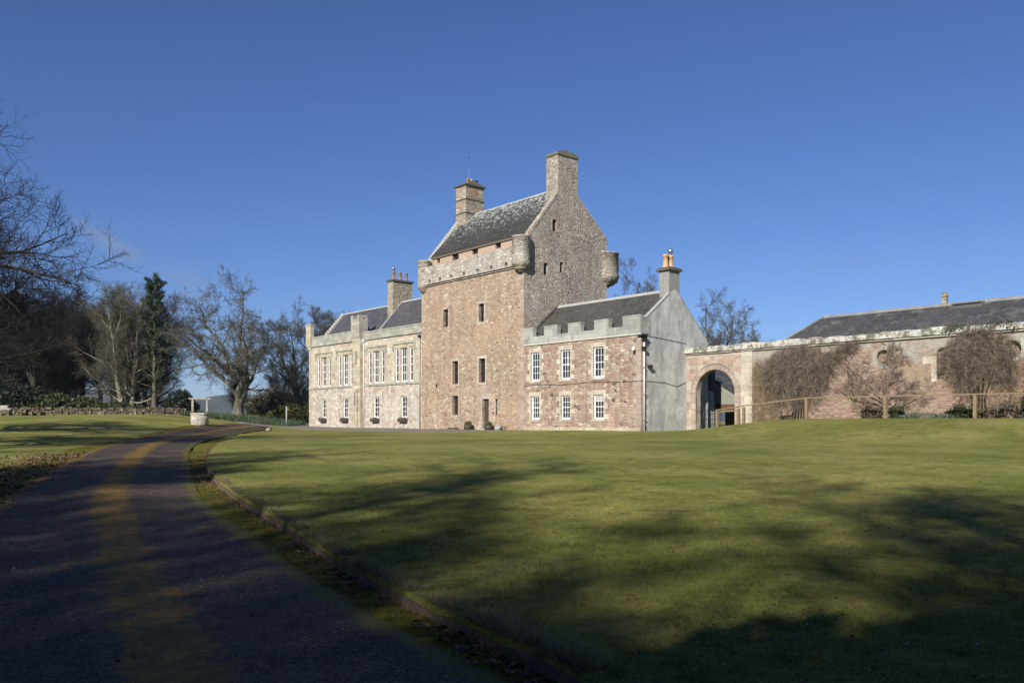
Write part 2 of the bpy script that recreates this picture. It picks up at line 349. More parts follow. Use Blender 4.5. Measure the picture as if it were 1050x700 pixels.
MT['lichen_white'] = rubble('white_lichened_stone', [(0, (.50, .47, .40)), (.5, (.58, .56, .50)), (.8, (.38, .33, .26))], sc=(3.4, 3.4, 5), mortar=(.28, .25, .2), mw=.1, patch=(.34, .30, .23), pf=.6)
MT['post_grey'] = plain('grey_post', (.33, .33, .31), var=.15)

# ------------------------------------------------------------------ geometry helpers
AL = R(40.5); UX, UY = -math.sin(AL), math.cos(AL); VX, VY = math.cos(AL), math.sin(AL)
OX, OY = (657 - 525) / 850 * 53, 53.0
ROT = math.atan2(-UY, -UX)
def W(x, y): return (OX - UX * x + VX * y, OY - UY * x + VY * y)     # house frame (x to the right along the front, y to the back) -> world
def ss(x, a, b):
    t = np.clip((x - a) / (b - a), 0, 1); return t * t * (3 - 2 * t)
def T(X, Y):
    X = np.asarray(X, float); Y = np.asarray(Y, float)
    dx, dy = X - OX, Y - OY
    xl = -(dx * UX + dy * UY); yl = dx * VX + dy * VY
    z = .62 * ss(Y, 3, 34) + .25 * ss(yl, -5.6, -.3) * ss(Y, 20, 40)
    z = z + 1.6 * ss(-X, 19, 36) * ss(Y, 30, 80) + .8 * ss(xl, 2, 10.5) * ss(yl, -9, 2.5) * (1 - ss(xl, 30, 50))
    z = z + .018 * np.sin(X * .9 + Y * .35) * np.sin(Y * .55 - X * .2) * ss(30 - Y, 0, 15)
    r = np.hypot(X, Y)
    return z * (1 - ss(r, 180, 600)) - 2.0 * ss(r, 180, 600)
def Tz(x, y): return float(T(x, y))

ORG = {}
def tag(o, label=None, cat=None, group=None, kind=None):
    if label: o['label'] = label
    if cat: o['category'] = cat
    if group: o['group'] = group
    if kind: o['kind'] = kind
    return o
def thing(name, label, cat, loc, house=False, group=None, rot=0.0):
    """an Empty at the thing's base; house=True: loc is in the house frame"""
    o = bpy.data.objects.new(name, None); COL.objects.link(o); o.empty_display_size = .3
    if house:
        x, y = W(loc[0], loc[1]); o.location = (x, y, loc[2]); o.rotation_euler = (0, 0, ROT); ORG[o.name] = tuple(loc)
    else:
        o.location = loc; o.rotation_euler = (0, 0, rot); ORG[o.name] = (0, 0, 0)
    return tag(o, label, cat, group)

def npmesh(name, V, F, mat, parent=None, smooth=False, loc=None):
    V = np.asarray(V, np.float32).reshape(-1, 3); F = np.asarray(F, np.int32)
    me = bpy.data.meshes.new(name); k = F.shape[1]
    me.vertices.add(len(V)); me.vertices.foreach_set('co', V.ravel())
    me.loops.add(F.size); me.loops.foreach_set('vertex_index', F.ravel())
    me.polygons.add(len(F)); me.polygons.foreach_set('loop_start', np.arange(0, F.size, k, dtype=np.int32))
    try: me.polygons.foreach_set('loop_total', np.full(len(F), k, np.int32))
    except Exception: pass
    if smooth: me.polygons.foreach_set('use_smooth', np.ones(len(F), bool))
    me.update(calc_edges=True); me.materials.append(mat)
    o = bpy.data.objects.new(name, me); COL.objects.link(o)
    if parent: o.parent = parent; ORG[o.name] = ORG.get(parent.name, (0, 0, 0))
    if loc: o.location = loc
    return o

class MB:
    def __init__(s): s.v = []; s.f = []; s.sm = []
    def add(s, vs, fs, smooth=False):
        b = len(s.v); s.v += [tuple(map(float, p)) for p in vs]
        for f in fs: s.f.append([b + i for i in f]); s.sm.append(smooth)
    def box(s, x0, x1, y0, y1, z0, z1):
        s.add([(x0, y0, z0), (x1, y0, z0), (x1, y1, z0), (x0, y1, z0), (x0, y0, z1), (x1, y0, z1), (x1, y1, z1), (x0, y1, z1)],
              [(0, 3, 2, 1), (4, 5, 6, 7), (0, 1, 5, 4), (1, 2, 6, 5), (2, 3, 7, 6), (3, 0, 4, 7)])
        return s
    def prism(s, pts, a0, a1, axis='x'):
        """extrude the outline pts; axis x: pts are (y,z); y: (x,z); z: (x,y)"""
        def p3(p, a): return {'x': (a, p[0], p[1]), 'y': (p[0], a, p[1]), 'z': (p[0], p[1], a)}[axis]
        n = len(pts); vs = [p3(p, a0) for p in pts] + [p3(p, a1) for p in pts]
        s.add(vs, [tuple(range(n)), tuple(range(2 * n - 1, n - 1, -1))] + [(i, i + n, (i + 1) % n + n, (i + 1) % n) for i in range(n)]); return s
    def lathe(s, prof, cx, cy, n=20, smooth=True):
        """prof: list of (r,z)"""
        vs = []; fs = []
        for r, z in prof:
            for i in range(n):
                a = 2 * math.pi * i / n; vs.append((cx + r * math.cos(a), cy + r * math.sin(a), z))
        for j in range(len(prof) - 1):
            for i in range(n):
                k = (i + 1) % n; fs.append((j * n + i, j * n + k, (j + 1) * n + k, (j + 1) * n + i))
        s.add(vs, fs, smooth); return s
    def tube(s, pts, r, n=8):
        pts = [Vector(p) for p in pts]; rs = r if isinstance(r, (list, tuple)) else [r] * len(pts)
        vs = []; fs = []
        for j, p in enumerate(pts):
            d = (pts[min(j + 1, len(pts) - 1)] - pts[max(j - 1, 0)]).normalized()
            a = d.cross(Vector((.31, .17, .93)) if abs(d.z) < .9 else Vector((1, .1, 0))).normalized(); b = d.cross(a)
            for i in range(n):
                t = 2 * math.pi * i / n; q = p + (a * math.cos(t) + b * math.sin(t)) * rs[j]; vs.append(tuple(q))
        for j in range(len(pts) - 1):
            for i in range(n):
                k = (i + 1) % n; fs.append((j * n + i, j * n + k, (j + 1) * n + k, (j + 1) * n + i))
        fs.append(tuple(range(n - 1, -1, -1))); fs.append(tuple((len(pts) - 1) * n + i for i in range(n)))
        s.add(vs, fs, n > 5); return s
    def panel(s, outline, holes, to3, depth):
        """flat wall with real openings: outline and holes are 2D loops, to3(a,b,d) puts a point d behind the face"""
        pts = []; edges = []
        for loop in [outline] + holes:
            b = len(pts); pts += [Vector(p) for p in loop]; edges += [(b + i, b + (i + 1) % len(loop)) for i in range(len(loop))]
        vo, eo, fo, *_ = delaunay_2d_cdt(pts, edges, [], 1, 1e-5)
        def inside(p, loop):
            c = False; n = len(loop)
            for i in range(n):
                a, b = loop[i], loop[(i + 1) % n]
                if (a[1] > p[1]) != (b[1] > p[1]) and p[0] < (b[0] - a[0]) * (p[1] - a[1]) / (b[1] - a[1]) + a[0]: c = not c
            return c
        keep = []
        for f in fo:
            c = sum((vo[i] for i in f), Vector((0, 0))) / len(f)
            if inside(c, outline) and not any(inside(c, h) for h in holes): keep.append(tuple(f))
        s.add([to3(p[0], p[1], 0) for p in vo], keep)
        for h in holes:
            n = len(h); s.add([to3(a, b, 0) for a, b in h] + [to3(a, b, depth) for a, b in h], [(i, (i + 1) % n, (i + 1) % n + n, i + n) for i in range(n)])
        return s
    def build(s, name, mat, parent=None, label=None, org=None):
        me = bpy.data.meshes.new(name)
        og = org if org else (ORG.get(parent.name, (0, 0, 0)) if parent else (0, 0, 0))
        me.from_pydata([(v[0] - og[0], v[1] - og[1], v[2] - og[2]) for v in s.v], [], s.f)
        me.polygons.foreach_set('use_smooth', s.sm); me.materials.append(MT[mat] if isinstance(mat, str) else mat); me.update()
        o = bpy.data.objects.new(name, me); COL.objects.link(o)
        if parent: o.parent = parent
        ORG[o.name] = og
        if label: o['label'] = label
        return o
def rect(a, b, c, d): return [(a, c), (b, c), (b, d), (a, d)]
FRONT = lambda y: (lambda a, b, d: (a, y + d, b))      # front face at depth y
SIDE = lambda x: (lambda a, b, d: (x - d, a, b))       # right-hand face at x

def window(parent, x0, x1, z0, z1, face, cols, rows, frame='white', rev=.14, bar=.028, sill=None, name='window'):
    """glass pane (part) with its frame, and a sill, as sub-parts; face maps (a,z,depth)"""
    g = MB(); g.add([face(x0, z0, rev + .05), face(x1, z0, rev + .05), face(x1, z1, rev + .05), face(x0, z1, rev + .05)], [(0, 1, 2, 3)])
    pane = g.build(name, 'glass', parent)
    f = MB()
    def fb(a0, a1, b0, b1, d0, d1):
        p = [face(a, b, d) for d in (d0, d1) for a, b in ((a0, b0), (a1, b0), (a1, b1), (a0, b1))]
        f.add(p, [(0, 1, 2, 3), (7, 6, 5, 4), (0, 4, 5, 1), (1, 5, 6, 2), (2, 6, 7, 3), (3, 7, 4, 0)])
    e = .075
    if frame == 'white': e = .1
    fb(x0, x0 + e, z0, z1, rev, rev + .08); fb(x1 - e, x1, z0, z1, rev, rev + .08)
    fb(x0 + e, x1 - e, z0, z0 + .12, rev, rev + .08); fb(x0 + e, x1 - e, z1 - e, z1, rev, rev + .08)
    for i in range(1, cols):
        x = x0 + e + (x1 - x0 - 2 * e) * i / cols; fb(x - bar / 2, x + bar / 2, z0 + .12, z1 - e, rev + .02, rev + .07)
    for i in range(1, rows):
        z = z0 + .12 + (z1 - z0 - .12 - e) * i / rows; h = bar if i * 2 != rows else .055
        fb(x0 + e, x1 - e, z - h / 2, z + h / 2, rev + .015, rev + .074)
    f.build('frame', frame, pane)
    if sill:
        q = MB(); p = [face(a, b, d) for d in (-.05, .0) for a, b in ((x0 - .1, z0 - .14), (x1 + .1, z0 - .14), (x1 + .1, z0), (x0 - .1, z0))]
        q.add(p, [(0, 1, 2, 3), (7, 6, 5, 4), (0, 4, 5, 1), (1, 5, 6, 2), (2, 6, 7, 3), (3, 7, 4, 0)]); q.build('sill', sill, pane)
    return pane
def surround(parent, x0, x1, z0, z1, face, mat, rng, wmin=.16, wmax=.36, top=.26, bot=.0, pr=.012):
    """dressed stones round an opening, long and short, a little proud of the wall"""
    m = MB()
    def fb(a0, a1, b0, b1):
        p = [face(a, b, d) for d in (-pr, .02) for a, b in ((a0, b0), (a1, b0), (a1, b1), (a0, b1))]
        m.add(p, [(0, 1, 2, 3), (0, 4, 5, 1), (1, 5, 6, 2), (2, 6, 7, 3), (3, 7, 4, 0)])
    for side in (0, 1):
        z = z0 - bot; k = rng.randint(0, 1)
        while z < z1:
            h = min(rng.uniform(.26, .48), z1 - z); wd = (wmax if k % 2 else wmin) * rng.uniform(.8, 1.15); k += 1
            if side: fb(x1, x1 + wd, z + .005, z + h - .005)
            else: fb(x0 - wd, x0, z + .005, z + h - .005)
            z += h
    fb(x0 - wmin * 1.2, x1 + wmin * 1.2, z1, z1 + top)
    if bot: fb(x0 - wmin, x1 + wmin, z0 - bot - .16, z0 - bot)
    return m.build('surround', mat, parent)
def quoins(parent, x, y, z0, z1, mat, rng, sx=-1, sy=1):
    """corner stones alternately long on either face, 12 mm proud"""
    m = MB(); z = z0; k = 0
    while z < z1:
        h = min(rng.uniform(.3, .42), z1 - z); a, b = ((.62, .34) if k % 2 else (.34, .6)); k += 1
        x0, x1 = sorted((x - sx * .012, x + sx * a)); y0, y1 = sorted((y - sy * .012, y + sy * b))
        m.box(x0, x1, y0, y1, z + .006, z + h - .006); z += h
    return m.build('quoins', mat, parent)
def slab(m, p0, p1, x0, x1, th=.12):
    """one roof slope: p0, p1 = (y,z) eave and ridge"""
    dy, dz = p1[0] - p0[0], p1[1] - p0[1]; l = math.hypot(dy, dz); s = 1 if dy > 0 else -1
    nx, nz = -dz / l * th * s, abs(dy) / l * th
    m.prism([(p0[0], p0[1]), (p1[0], p1[1]), (p1[0] - nx * 0, p1[1] - th * 1.2), (p0[0] - nx, p0[1] - nz)], x0, x1, 'x')
def pots(parent, pts, z0, h, r, mats, cowl=()):
    for i, (x, y) in enumerate(pts):
        mt = mats[i % len(mats)]; m = MB()
        m.lathe([(r * 1.15, z0), (r * 1.15, z0 + .12), (r, z0 + .16), (r * .92, z0 + h - .14), (r * 1.12, z0 + h - .12), (r * 1.12, z0 + h), (r * .7, z0 + h), (r * .7, z0 + h - .3)], x, y, 14)
        o = m.build('chimney_pot', mt, parent)
        if i in cowl:
            c = MB(); c.lathe([(r * .75, z0 + h + .002), (r * .75, z0 + h + .22), (r * 1.1, z0 + h + .26), (r * .9, z0 + h + .4), (.02, z0 + h + .46)], x, y, 14); c.build('chimney_pot', 'steel', parent, 'bright metal cowl on a clay pot')

# ------------------------------------------------------------------ ground, lawn, drive, forecourt
def struct(o, nm=None):
    o['kind'] = 'structure'; return o
EDGE = [(-20.4, 70.6), (-18.83, 61.5), (-16.6, 51.5), (-14.4, 42.5), (-12.29, 34.72), (-10.6, 29.3), (-9.6, 26.2), (-8.5, 23.0), (-7.18, 19.74), (-5.55, 16.3), (-4.38, 14.04), (-3.42, 12.2), (-2.54, 10.52), (-1.94, 9.32), (-1.38, 8.3), (-.93, 7.56), (-.54, 6.9), (-.13, 6.2), (.14, 5.74), (.38, 5.3), (.62, 4.8), (1.2, 3.4), (2.2, .6), (3.6, -4), (6, -12), (9, -26)]
DR = [(-23.2, 81), (-22.2, 70), (-20.2, 60), (-17.9, 50), (-14.56, 38.08), (-10.94, 27.92), (-8.22, 21.24), (-6.32, 16.64), (-4.91, 13.86), (-3.7, 11.68), (-2.81, 10.08), (-2.13, 8.84), (-1.67, 8.1), (-1.25, 7.34), (-.83, 6.7), (-.17, 5.7), (.5, 4.4), (1.5, 1.6), (2.6, -2), (5, -11), (8, -26)]
DL = [(-27.2, 81), (-26.2, 70), (-24.6, 60), (-22.0, 48), (-17.4, 35.8), (-14.09, 26.92), (-11.92, 21.24), (-10.42, 17.68), (-9.51, 15.4), (-7.9, 12.2), (-6.9, 10.2), (-6.2, 8.84), (-5.6, 7.6), (-5.1, 6.7), (-4.4, 5.2), (-3.6, 3.4), (-2.6, 1), (-1.4, -2.6), (1, -11), (4, -26)]
def resample(P, n, it=2):
    P = np.array(P, float)
    for _ in range(it):                                   # Chaikin
        Q = np.empty((2 * len(P) - 2, 2)); Q[0::2] = .75 * P[:-1] + .25 * P[1:]; Q[1::2] = .25 * P[:-1] + .75 * P[1:]
        P = np.vstack([P[:1], Q, P[-1:]])
    d = np.r_[0, np.cumsum(np.hypot(*np.diff(P, axis=0).T) / (1 + .06 * np.hypot(*P[:-1].T)))]
    s = np.linspace(0, d[-1], n)
    return np.c_[np.interp(s, d, P[:, 0]), np.interp(s, d, P[:, 1])]
E_ = resample(EDGE, 260); DRr = resample(DR, 220); DLl = resample(DL, 220)
def dist_poly(X, Y, P):
    d = np.full(X.shape, 1e9)
    for p in P[::2]: d = np.minimum(d, np.hypot(X - p[0], Y - p[1]))
    return d
# ground: one sheet to the horizon
rr = [0.0] + list(2.0 * 1.034 ** np.arange(0, 236)); na = 420
ang = np.linspace(0, 2 * np.pi, na, endpoint=False)
RRg, AA = np.meshgrid(rr, ang, indexing='ij'); X = RRg * np.sin(AA); Y = RRg * np.cos(AA)
jit = np.random.RandomState(3).uniform(-.02, .02, X.shape) * ss(RRg, 3, 5) * (1 - ss(RRg, 30, 40))
Z = T(X, Y) - .14 + jit
def inpoly(x, y, op):
    c = np.zeros(len(x), bool); n = len(op)
    for i in range(n):
        (ax, ay), (bx_, by_) = op[i], op[(i + 1) % n]; c ^= ((ay > y) != (by_ > y)) & (x < (bx_ - ax) * (y - ay) / (by_ - ay + 1e-12) + ax)
    return c
dv = np.minimum(dist_poly(X.ravel(), Y.ravel(), DRr), dist_poly(X.ravel(), Y.ravel(), DLl))
ind = inpoly(X.ravel(), Y.ravel(), [tuple(p) for p in DLl] + [tuple(p) for p in DRr[::-1]])
Z = Z - (.12 * ind * ss(dv, .1, .6)).reshape(Z.shape)                 # the bed under the drive
ii, jj = np.meshgrid(np.arange(len(rr) - 1), np.arange(na), indexing='ij'); j2 = (jj + 1) % na
F = np.stack([ii * na + jj, (ii + 1) * na + jj, (ii + 1) * na + j2, ii * na + j2], -1).reshape(-1, 4)
g = npmesh('ground', np.stack([X, Y, Z], -1), F, MT['ground'], smooth=True); struct(g)
dv = np.minimum(dist_poly(X.ravel(), Y.ravel(), DRr), dist_poly(X.ravel(), Y.ravel(), DLl))
vg = 1 - ss(dv, .3, 1.7)
a = g.data.attributes.new('verge', 'FLOAT', 'POINT'); a.data.foreach_set('value', vg.astype(np.float32))
# drive: strip with its lateral coordinate
nl = 22; t = np.linspace(0, 1, nl)
PX = DLl[:, None, 0] * (1 - t) + DRr[:, None, 0] * t; PY = DLl[:, None, 1] * (1 - t) + DRr[:, None, 1] * t
PZ = T(PX, PY) - .132 + .07 * (1 - (2 * t - 1) ** 2)[None] * .8
PZ = PZ - .035 * np.exp(-((t - .25) / .1) ** 2)[None] - .035 * np.exp(-((t - .78) / .1) ** 2)[None]
n0 = len(DRr); ii, jj = np.meshgrid(np.arange(n0 - 1), np.arange(nl - 1), indexing='ij')
F = np.stack([ii * nl + jj, (ii + 1) * nl + jj, (ii + 1) * nl + jj + 1, ii * nl + jj + 1], -1).reshape(-1, 4)
drv = npmesh('driveway', np.stack([PX, PY, PZ], -1), F, MT['drive'], smooth=True); struct(drv)
a = drv.data.attributes.new('lateral', 'FLOAT', 'POINT'); a.data.foreach_set('value', np.tile(t, n0).astype(np.float32))
# a sheet over a 2D outline
def sheet(name, outline, mat, dz, skirt=0.0, dens=1.0):
    outline = [Vector((float(p[0]), float(p[1]))) for p in outline]; n = len(outline)
    op = np.array([tuple(p) for p in outline])
    rg = 3.0 * 1.045 ** np.arange(0, 95); ag = np.linspace(-1.15, 1.15, int(150 * dens))
    G = np.array([(r * math.sin(q), r * math.cos(q)) for r in rg for q in ag])
    inside = np.zeros(len(G), bool); x, y = G.T
    for i in range(n):
        (ax, ay), (bx, by) = op[i], op[(i + 1) % n]
        c = ((ay > y) != (by > y)) & (x < (bx - ax) * (y - ay) / (by - ay + 1e-12) + ax); inside ^= c
    G = G[inside]
    pts = outline + [Vector(map(float, p)) for p in G]
    vo, eo, fo, *_ = delaunay_2d_cdt(pts, [(i, (i + 1) % n) for i in range(n)], [], 1, 1e-4)
    vo = np.array([tuple(p) for p in vo]); z = T(vo[:, 0], vo[:, 1]) + dz
    V = [(p[0], p[1], q) for p, q in zip(vo, z)]; Fs = [tuple(f) for f in fo]
    if skirt:
        b = len(V); V += [(p[0], p[1], Tz(p[0], p[1]) + dz) for p in outline] + [(p[0], p[1], Tz(p[0], p[1]) + dz - skirt) for p in outline]
        Fs += [(b + i, b + (i + 1) % n, b + n + (i + 1) % n, b + n + i) for i in range(n)]
    m = MB(); m.add(V, Fs, False); o = m.build(name, mat); return struct(o)
lawn_far = [W(-43, -5.4), W(-36, -5.5), W(-28, -5.5), W(-22, -5.2), W(-17, -4.4), W(-13, -3.2), W(-9, -1.7), W(-4.5, -.8), W(.25, -.45), W(.3, 4.6), W(40, 4.6), W(55, -5), (70, -26)]
lawn = sheet('lawn', [tuple(p) for p in E_] [::-1] + lawn_far, MT['grass'], 0, .16)
for p in lawn.data.polygons: p.use_smooth = True
sheet('forecourt', [W(-60, -7.5), W(-43, -7.2), W(-36, -7.2), W(-20, -7), W(-10, -4), W(.6, -1.5), W(.6, .3), W(-46.2, .3), W(-47, 3), W(-60, 3)], MT['gravel'], -.055)
# lawn edging board
eb = MB(); k0 = 60; re_ = random.Random(2)
for i in range(len(E_) - 1):
    p, q = Vector(E_[i]), Vector(E_[i + 1])
    if p.y > 40 or p.y < -2: continue
    d = (q - p).normalized(); nrm = Vector((-d.y, d.x)) * -1
    if nrm.x > 0: nrm = -nrm
    a0, a1 = p + nrm * .004, q + nrm * .004; b0, b1 = p + nrm * (.028 + .008 * math.sin(i * .9)), q + nrm * (.028 + .008 * math.sin((i + 1) * .9))
    za, zb = [Tz(*h_) - .05 + .012 * math.sin(k_ * 1.3) + .012 * math.sin(k_ * .37) for h_, k_ in ((p, i), (q, i + 1))]
    eb.add([(a0.x, a0.y, za), (b0.x, b0.y, za), (b1.x, b1.y, zb), (a1.x, a1.y, zb), (b0.x, b0.y, za - .14), (b1.x, b1.y, zb - .14)], [(0, 1, 2, 3), (1, 4, 5, 2)])
e = eb.build('lawn_edging', 'earth'); tag(e, 'low pinkish brown edging strip between the mossy drive verge and the lawn', 'edging')
# hills
hx = np.linspace(-2600, 2600, 200); hy = np.linspace(1100, 3000, 46)
HX, HY = np.meshgrid(hx, hy, indexing='ij'); t_ = (HY - 1100) / 1900
az = HX / HY
crest = 70 + 14 * np.sin(az * 9 + .8) + 8 * np.sin(az * 23 + 2) + 4 * np.sin(az * 51) - 50 * ss(az, -.2, .25)
HZ = -12 + crest * 1.28 * np.sin(np.clip(t_ * 1.3, 0, 1) * math.pi / 2) + 3 * np.sin(HX * .013) * np.sin(HY * .011)
ii, jj = np.meshgrid(np.arange(199), np.arange(45), indexing='ij')
F = np.stack([ii * 46 + jj, (ii + 1) * 46 + jj, (ii + 1) * 46 + jj + 1, ii * 46 + jj + 1], -1).reshape(-1, 4)
h = npmesh('hill', np.stack([HX, HY, HZ], -1), F, MT['hill'], smooth=True); struct(h)

# air: one even box of haze round everything
hz = MB(); hz.box(-5400, 5400, -5400, 5400, -16, 112)
hm = bpy.data.materials.new('haze'); hm.use_nodes = True; ht = hm.node_tree; ht.nodes.clear()
ho = ht.nodes.new('ShaderNodeOutputMaterial'); hv = ht.nodes.new('ShaderNodeVolumePrincipled')
hv.inputs['Color'].default_value = (.62, .78, .98, 1); hv.inputs['Density'].default_value = .00013; hv.inputs['Anisotropy'].default_value = 0
ht.links.new(hv.outputs[0], ho.inputs['Volume'])
o = hz.build('haze', hm); tag(o, kind='stuff')
# ------------------------------------------------------------------ tower house
rng = random.Random(5)
ZB = .4
TX0, TX1 = -24.7, -11.33
tw = thing('tower_house', 'tall brown rubble tower house with a stone flagged roof, corbelled parapet and round corner turrets', 'tower house', (-18, 0, .86), True)
ops = {'ul': (-21.55, -20.85, 9.3, 10.78), 'ur': (-16.76, -16.06, 9.3, 10.75), 'ml': (-20.25, -19.45, 4.5, 6.4), 'mr': (-16.74, -15.9, 4.52, 6.42), 'll': (-20.25, -19.45, 1.98, 3.55), 'door': (-16.27, -15.45, .86, 3.22)}
m = MB(); m.panel([(TX0, ZB), (TX1, ZB), (TX1, 13.35), (TX0, 13.35)], [rect(*o) for o in ops.values()], FRONT(0), .3)
m.add([(TX0, 0, ZB), (TX0, 9, ZB), (TX0, 9, 14.4), (TX0, 0, 14.4)], [(0, 1, 2, 3)]); m.add([(TX0, 9, ZB), (TX1, 9, ZB), (TX1, 9, 15.6), (TX0, 9, 15.6)], [(0, 1, 2, 3)])
m.build('wall', 'tower', tw)
GA = [(0, ZB), (9, ZB), (9, 16.15), (8.75, 16.3), (5.72, 18.95), (4.5, 19.75), (3.45, 18.95), (.62, 15.5), (.62, 14.0), (0, 14.0)]
gops = [(2.93, 3.39, 16.02, 16.95), (2.02, 2.45, 12.6, 13.5), (3.71, 4.07, 12.95, 13.76)]
m = MB(); m.panel(GA, [rect(*o) for o in gops], SIDE(TX1), .35); m.build('gable', 'gable', tw)
m = MB(); m.prism([(.62, 14.0), (9, 14.0), (9, 15.9), (4.5, 19.6), (.62, 15.4)], TX0 + .3, TX0 + .8, 'x'); m.build('gable', 'gable', tw)
# skews on the gables
for (p, q) in (((.5, 15.5), (3.5, 19.05)), ((5.68, 19.05), (9.05, 16.15))):
    m = MB(); n = 16
    for i in range(n):
        a, b = i / n, (i + 1) / n; y0, y1 = p[0] + (q[0] - p[0]) * a, p[0] + (q[0] - p[0]) * b; z0, z1 = p[1] + (q[1] - p[1]) * a, p[1] + (q[1] - p[1]) * b
        m.prism([(y0, z0 - .16), (y1, z1 - .16), (y1, z1 + .12 - .015 * (i % 2)), (y0, z0 + .12 - .015 * (i % 2))], TX1 - .42, TX1 + .03, 'x')
    m.build('skew', 'gable', tw)
m = MB()
n = 15
for i in range(n):
    a, b = i / n, (i + 1) / n; y0, y1 = .5 + 3.1 * a, .5 + 3.1 * b; z0, z1 = 15.3 + 3.75 * a, 15.3 + 3.75 * b
    m.box(TX0 + .25, TX0 + .72, y0, y1 - .004, z0 - .2, z1 + .1)
m.build('skew', 'skew', tw)
# quoins
quoins(tw, TX1, 0, .86, 12.6, 'dress_pink', rng, -1, 1); quoins(tw, TX0, 0, 9.6, 12.6, 'dress_pink', rng, 1, 1)
# parapet wall walk
m = MB(); holes = [rect(x - .16, x + .16, 13.18, 13.48) for x in (-23.2, -21.7, -20.1, -18.4, -16.6, -14.9, -13.1)]
m.panel([(TX0 + .1, 13.1), (TX1 - .1, 13.1), (TX1 - .1, 14.6), (TX0 + .1, 14.6)], holes, FRONT(-.24), .3)
m.box(TX0 + .1, TX1 - .1, -.237, .16, 14.48, 14.62); m.box(TX0 + .1, TX1 - .1, -.12, 0.0, 12.98, 13.1)
m.box(TX0 - .02, TX0 + .35, 0, 9, 13.3, 14.72)
m.build('parapet', 'parapet_grey', tw)
m = MB(); m.box(TX0 + .2, TX1 - .02, .05, .8, 13.9, 13.98); m.build('wall_walk', 'dark_stone', tw)
# cap house front wall with openings
cops = [(-23.4, -22.95, 14.98, 15.38), (-21.2, -20.3, 14.4, 15.42), (-18.5, -17.7, 14.98, 15.44), (-15.48, -14.8, 15.0, 15.46)]
m = MB(); m.panel([(TX0 + .35, 13.95), (TX1 - .05, 13.95), (TX1 - .05, 15.72), (TX0 + .35, 15.72)], [rect(*o) for o in cops], FRONT(.68), .3); m.build('wall', 'caphouse', tw)
for i, o in enumerate(cops):
    window(tw, *o, FRONT(.68), 2 if i != 1 else 1, 2 if i != 1 else 1, 'brown_paint', .16)
# roof
m = MB(); slab(m, (.52, 15.66), (4.5, 19.8), TX0 + .72, TX1 - .42, .14); slab(m, (9.1, 15.9), (4.5, 19.72), TX0 + .72, TX1 - .42, .14); m.build('roof', 'slate_lich', tw)
m = MB(); m.prism([(4.34, 19.62), (4.5, 19.83), (4.66, 19.62)], TX0 + 1.8, TX1 - 1.2, 'x'); m.build('ridge', 'lead', tw)
m = MB(); m.box(TX0 + .6, TX1 - .42, .44, .53, 15.50, 15.58); m.build('gutter', 'dark_stone', tw)
# chimneys
m = MB(); m.box(TX1 - 1.3, TX1 - .004, 3.5, 5.65, 18.3, 22.05); c = m.build('chimney', 'gable', tw, 'broad rubble chimney with a mossy cap on the right gable')
m = MB(); m.box(TX1 - 1.38, TX1 + .08, 3.42, 5.73, 22.05, 22.2)
m.prism([(3.42, 22.2), (5.73, 22.2), (5.6, 22.32), (5.2, 22.44), (4.7, 22.46), (4.3, 22.5), (3.9, 22.38), (3.6, 22.34)], TX1 - 1.33, TX1 + .03, 'x'); m.build('chimney_cap', 'moss_stone', c)
CX0, CX1 = -24.45, -23.0
m = MB(); m.box(CX0, CX1, 3.5, 5.5, 17.5, 22.2); c = m.build('chimney', 'chim', tw, 'banded ashlar chimney with clay pots on the left gable')
m = MB()
for z in (19.75, 20.95): m.box(CX0 - .05, CX1 + .05, 3.45, 5.55, z, z + .09)
m.box(CX0 - .14, CX1 + .14, 3.36, 5.64, 22.2, 22.34); m.build('chimney_cap', 'dark_stone', c)
m = MB(); m.prism([(3.4, 22.342), (5.6, 22.342), (4.8, 22.66), (4.2, 22.66)], CX0 + .05, CX1 - .05, 'x'); m.build('chimney_cap', 'moss_stone', c)
pots(c, [(-23.7, 4.25), (-23.7, 4.6), (-23.7, 5.2)], 22.5, .5, .15, ['potr', 'pot', 'black'])
m = MB(); m.tube([(-23.75, 4.4, 22.6), (-23.75, 4.4, 24.0)], .009, 5); m.build('aerial', 'post_grey', c)
# turrets
def turret(cx, cy, r, zb, zs, zt, mat, crenel=False):
    m = MB(); m.lathe([(.06, zb), (r * .35, zb + .05), (r * .42, zb + .18), (r * .62, zb + .22), (r * .68, zb + .36), (r * .9, zb + .42), (r * 1.0, zs), (r, zs + .05), (r, zt), (r * 1.03, zt + .01), (r * 1.03, zt + .12), (r * .72, zt + .14), (r * .7, zt - .35), (.0, zt - .36)], cx, cy, 28)
    o = m.build('turret', mat, tw)
    q = MB(); q.lathe([(r * .62, zb + .2), (r * .74, zb + .3), (r * .72, zb + .38), (r * .92, zb + .44), (r * 1.04, zs - .04), (r * 1.03, zs + .06)], cx, cy, 28); q.build('corbel', 'chim', o)
turret(-11.5, -.1, .69, 12.55, 13.25, 15.1, 'parapet_grey')
turret(-24.42, .05, .55, 12.4, 13.05, 15.15, 'parapet_grey')
turret(-11.95, 9.4, 1.15, 12.4, 13.3, 15.1, 'gable')
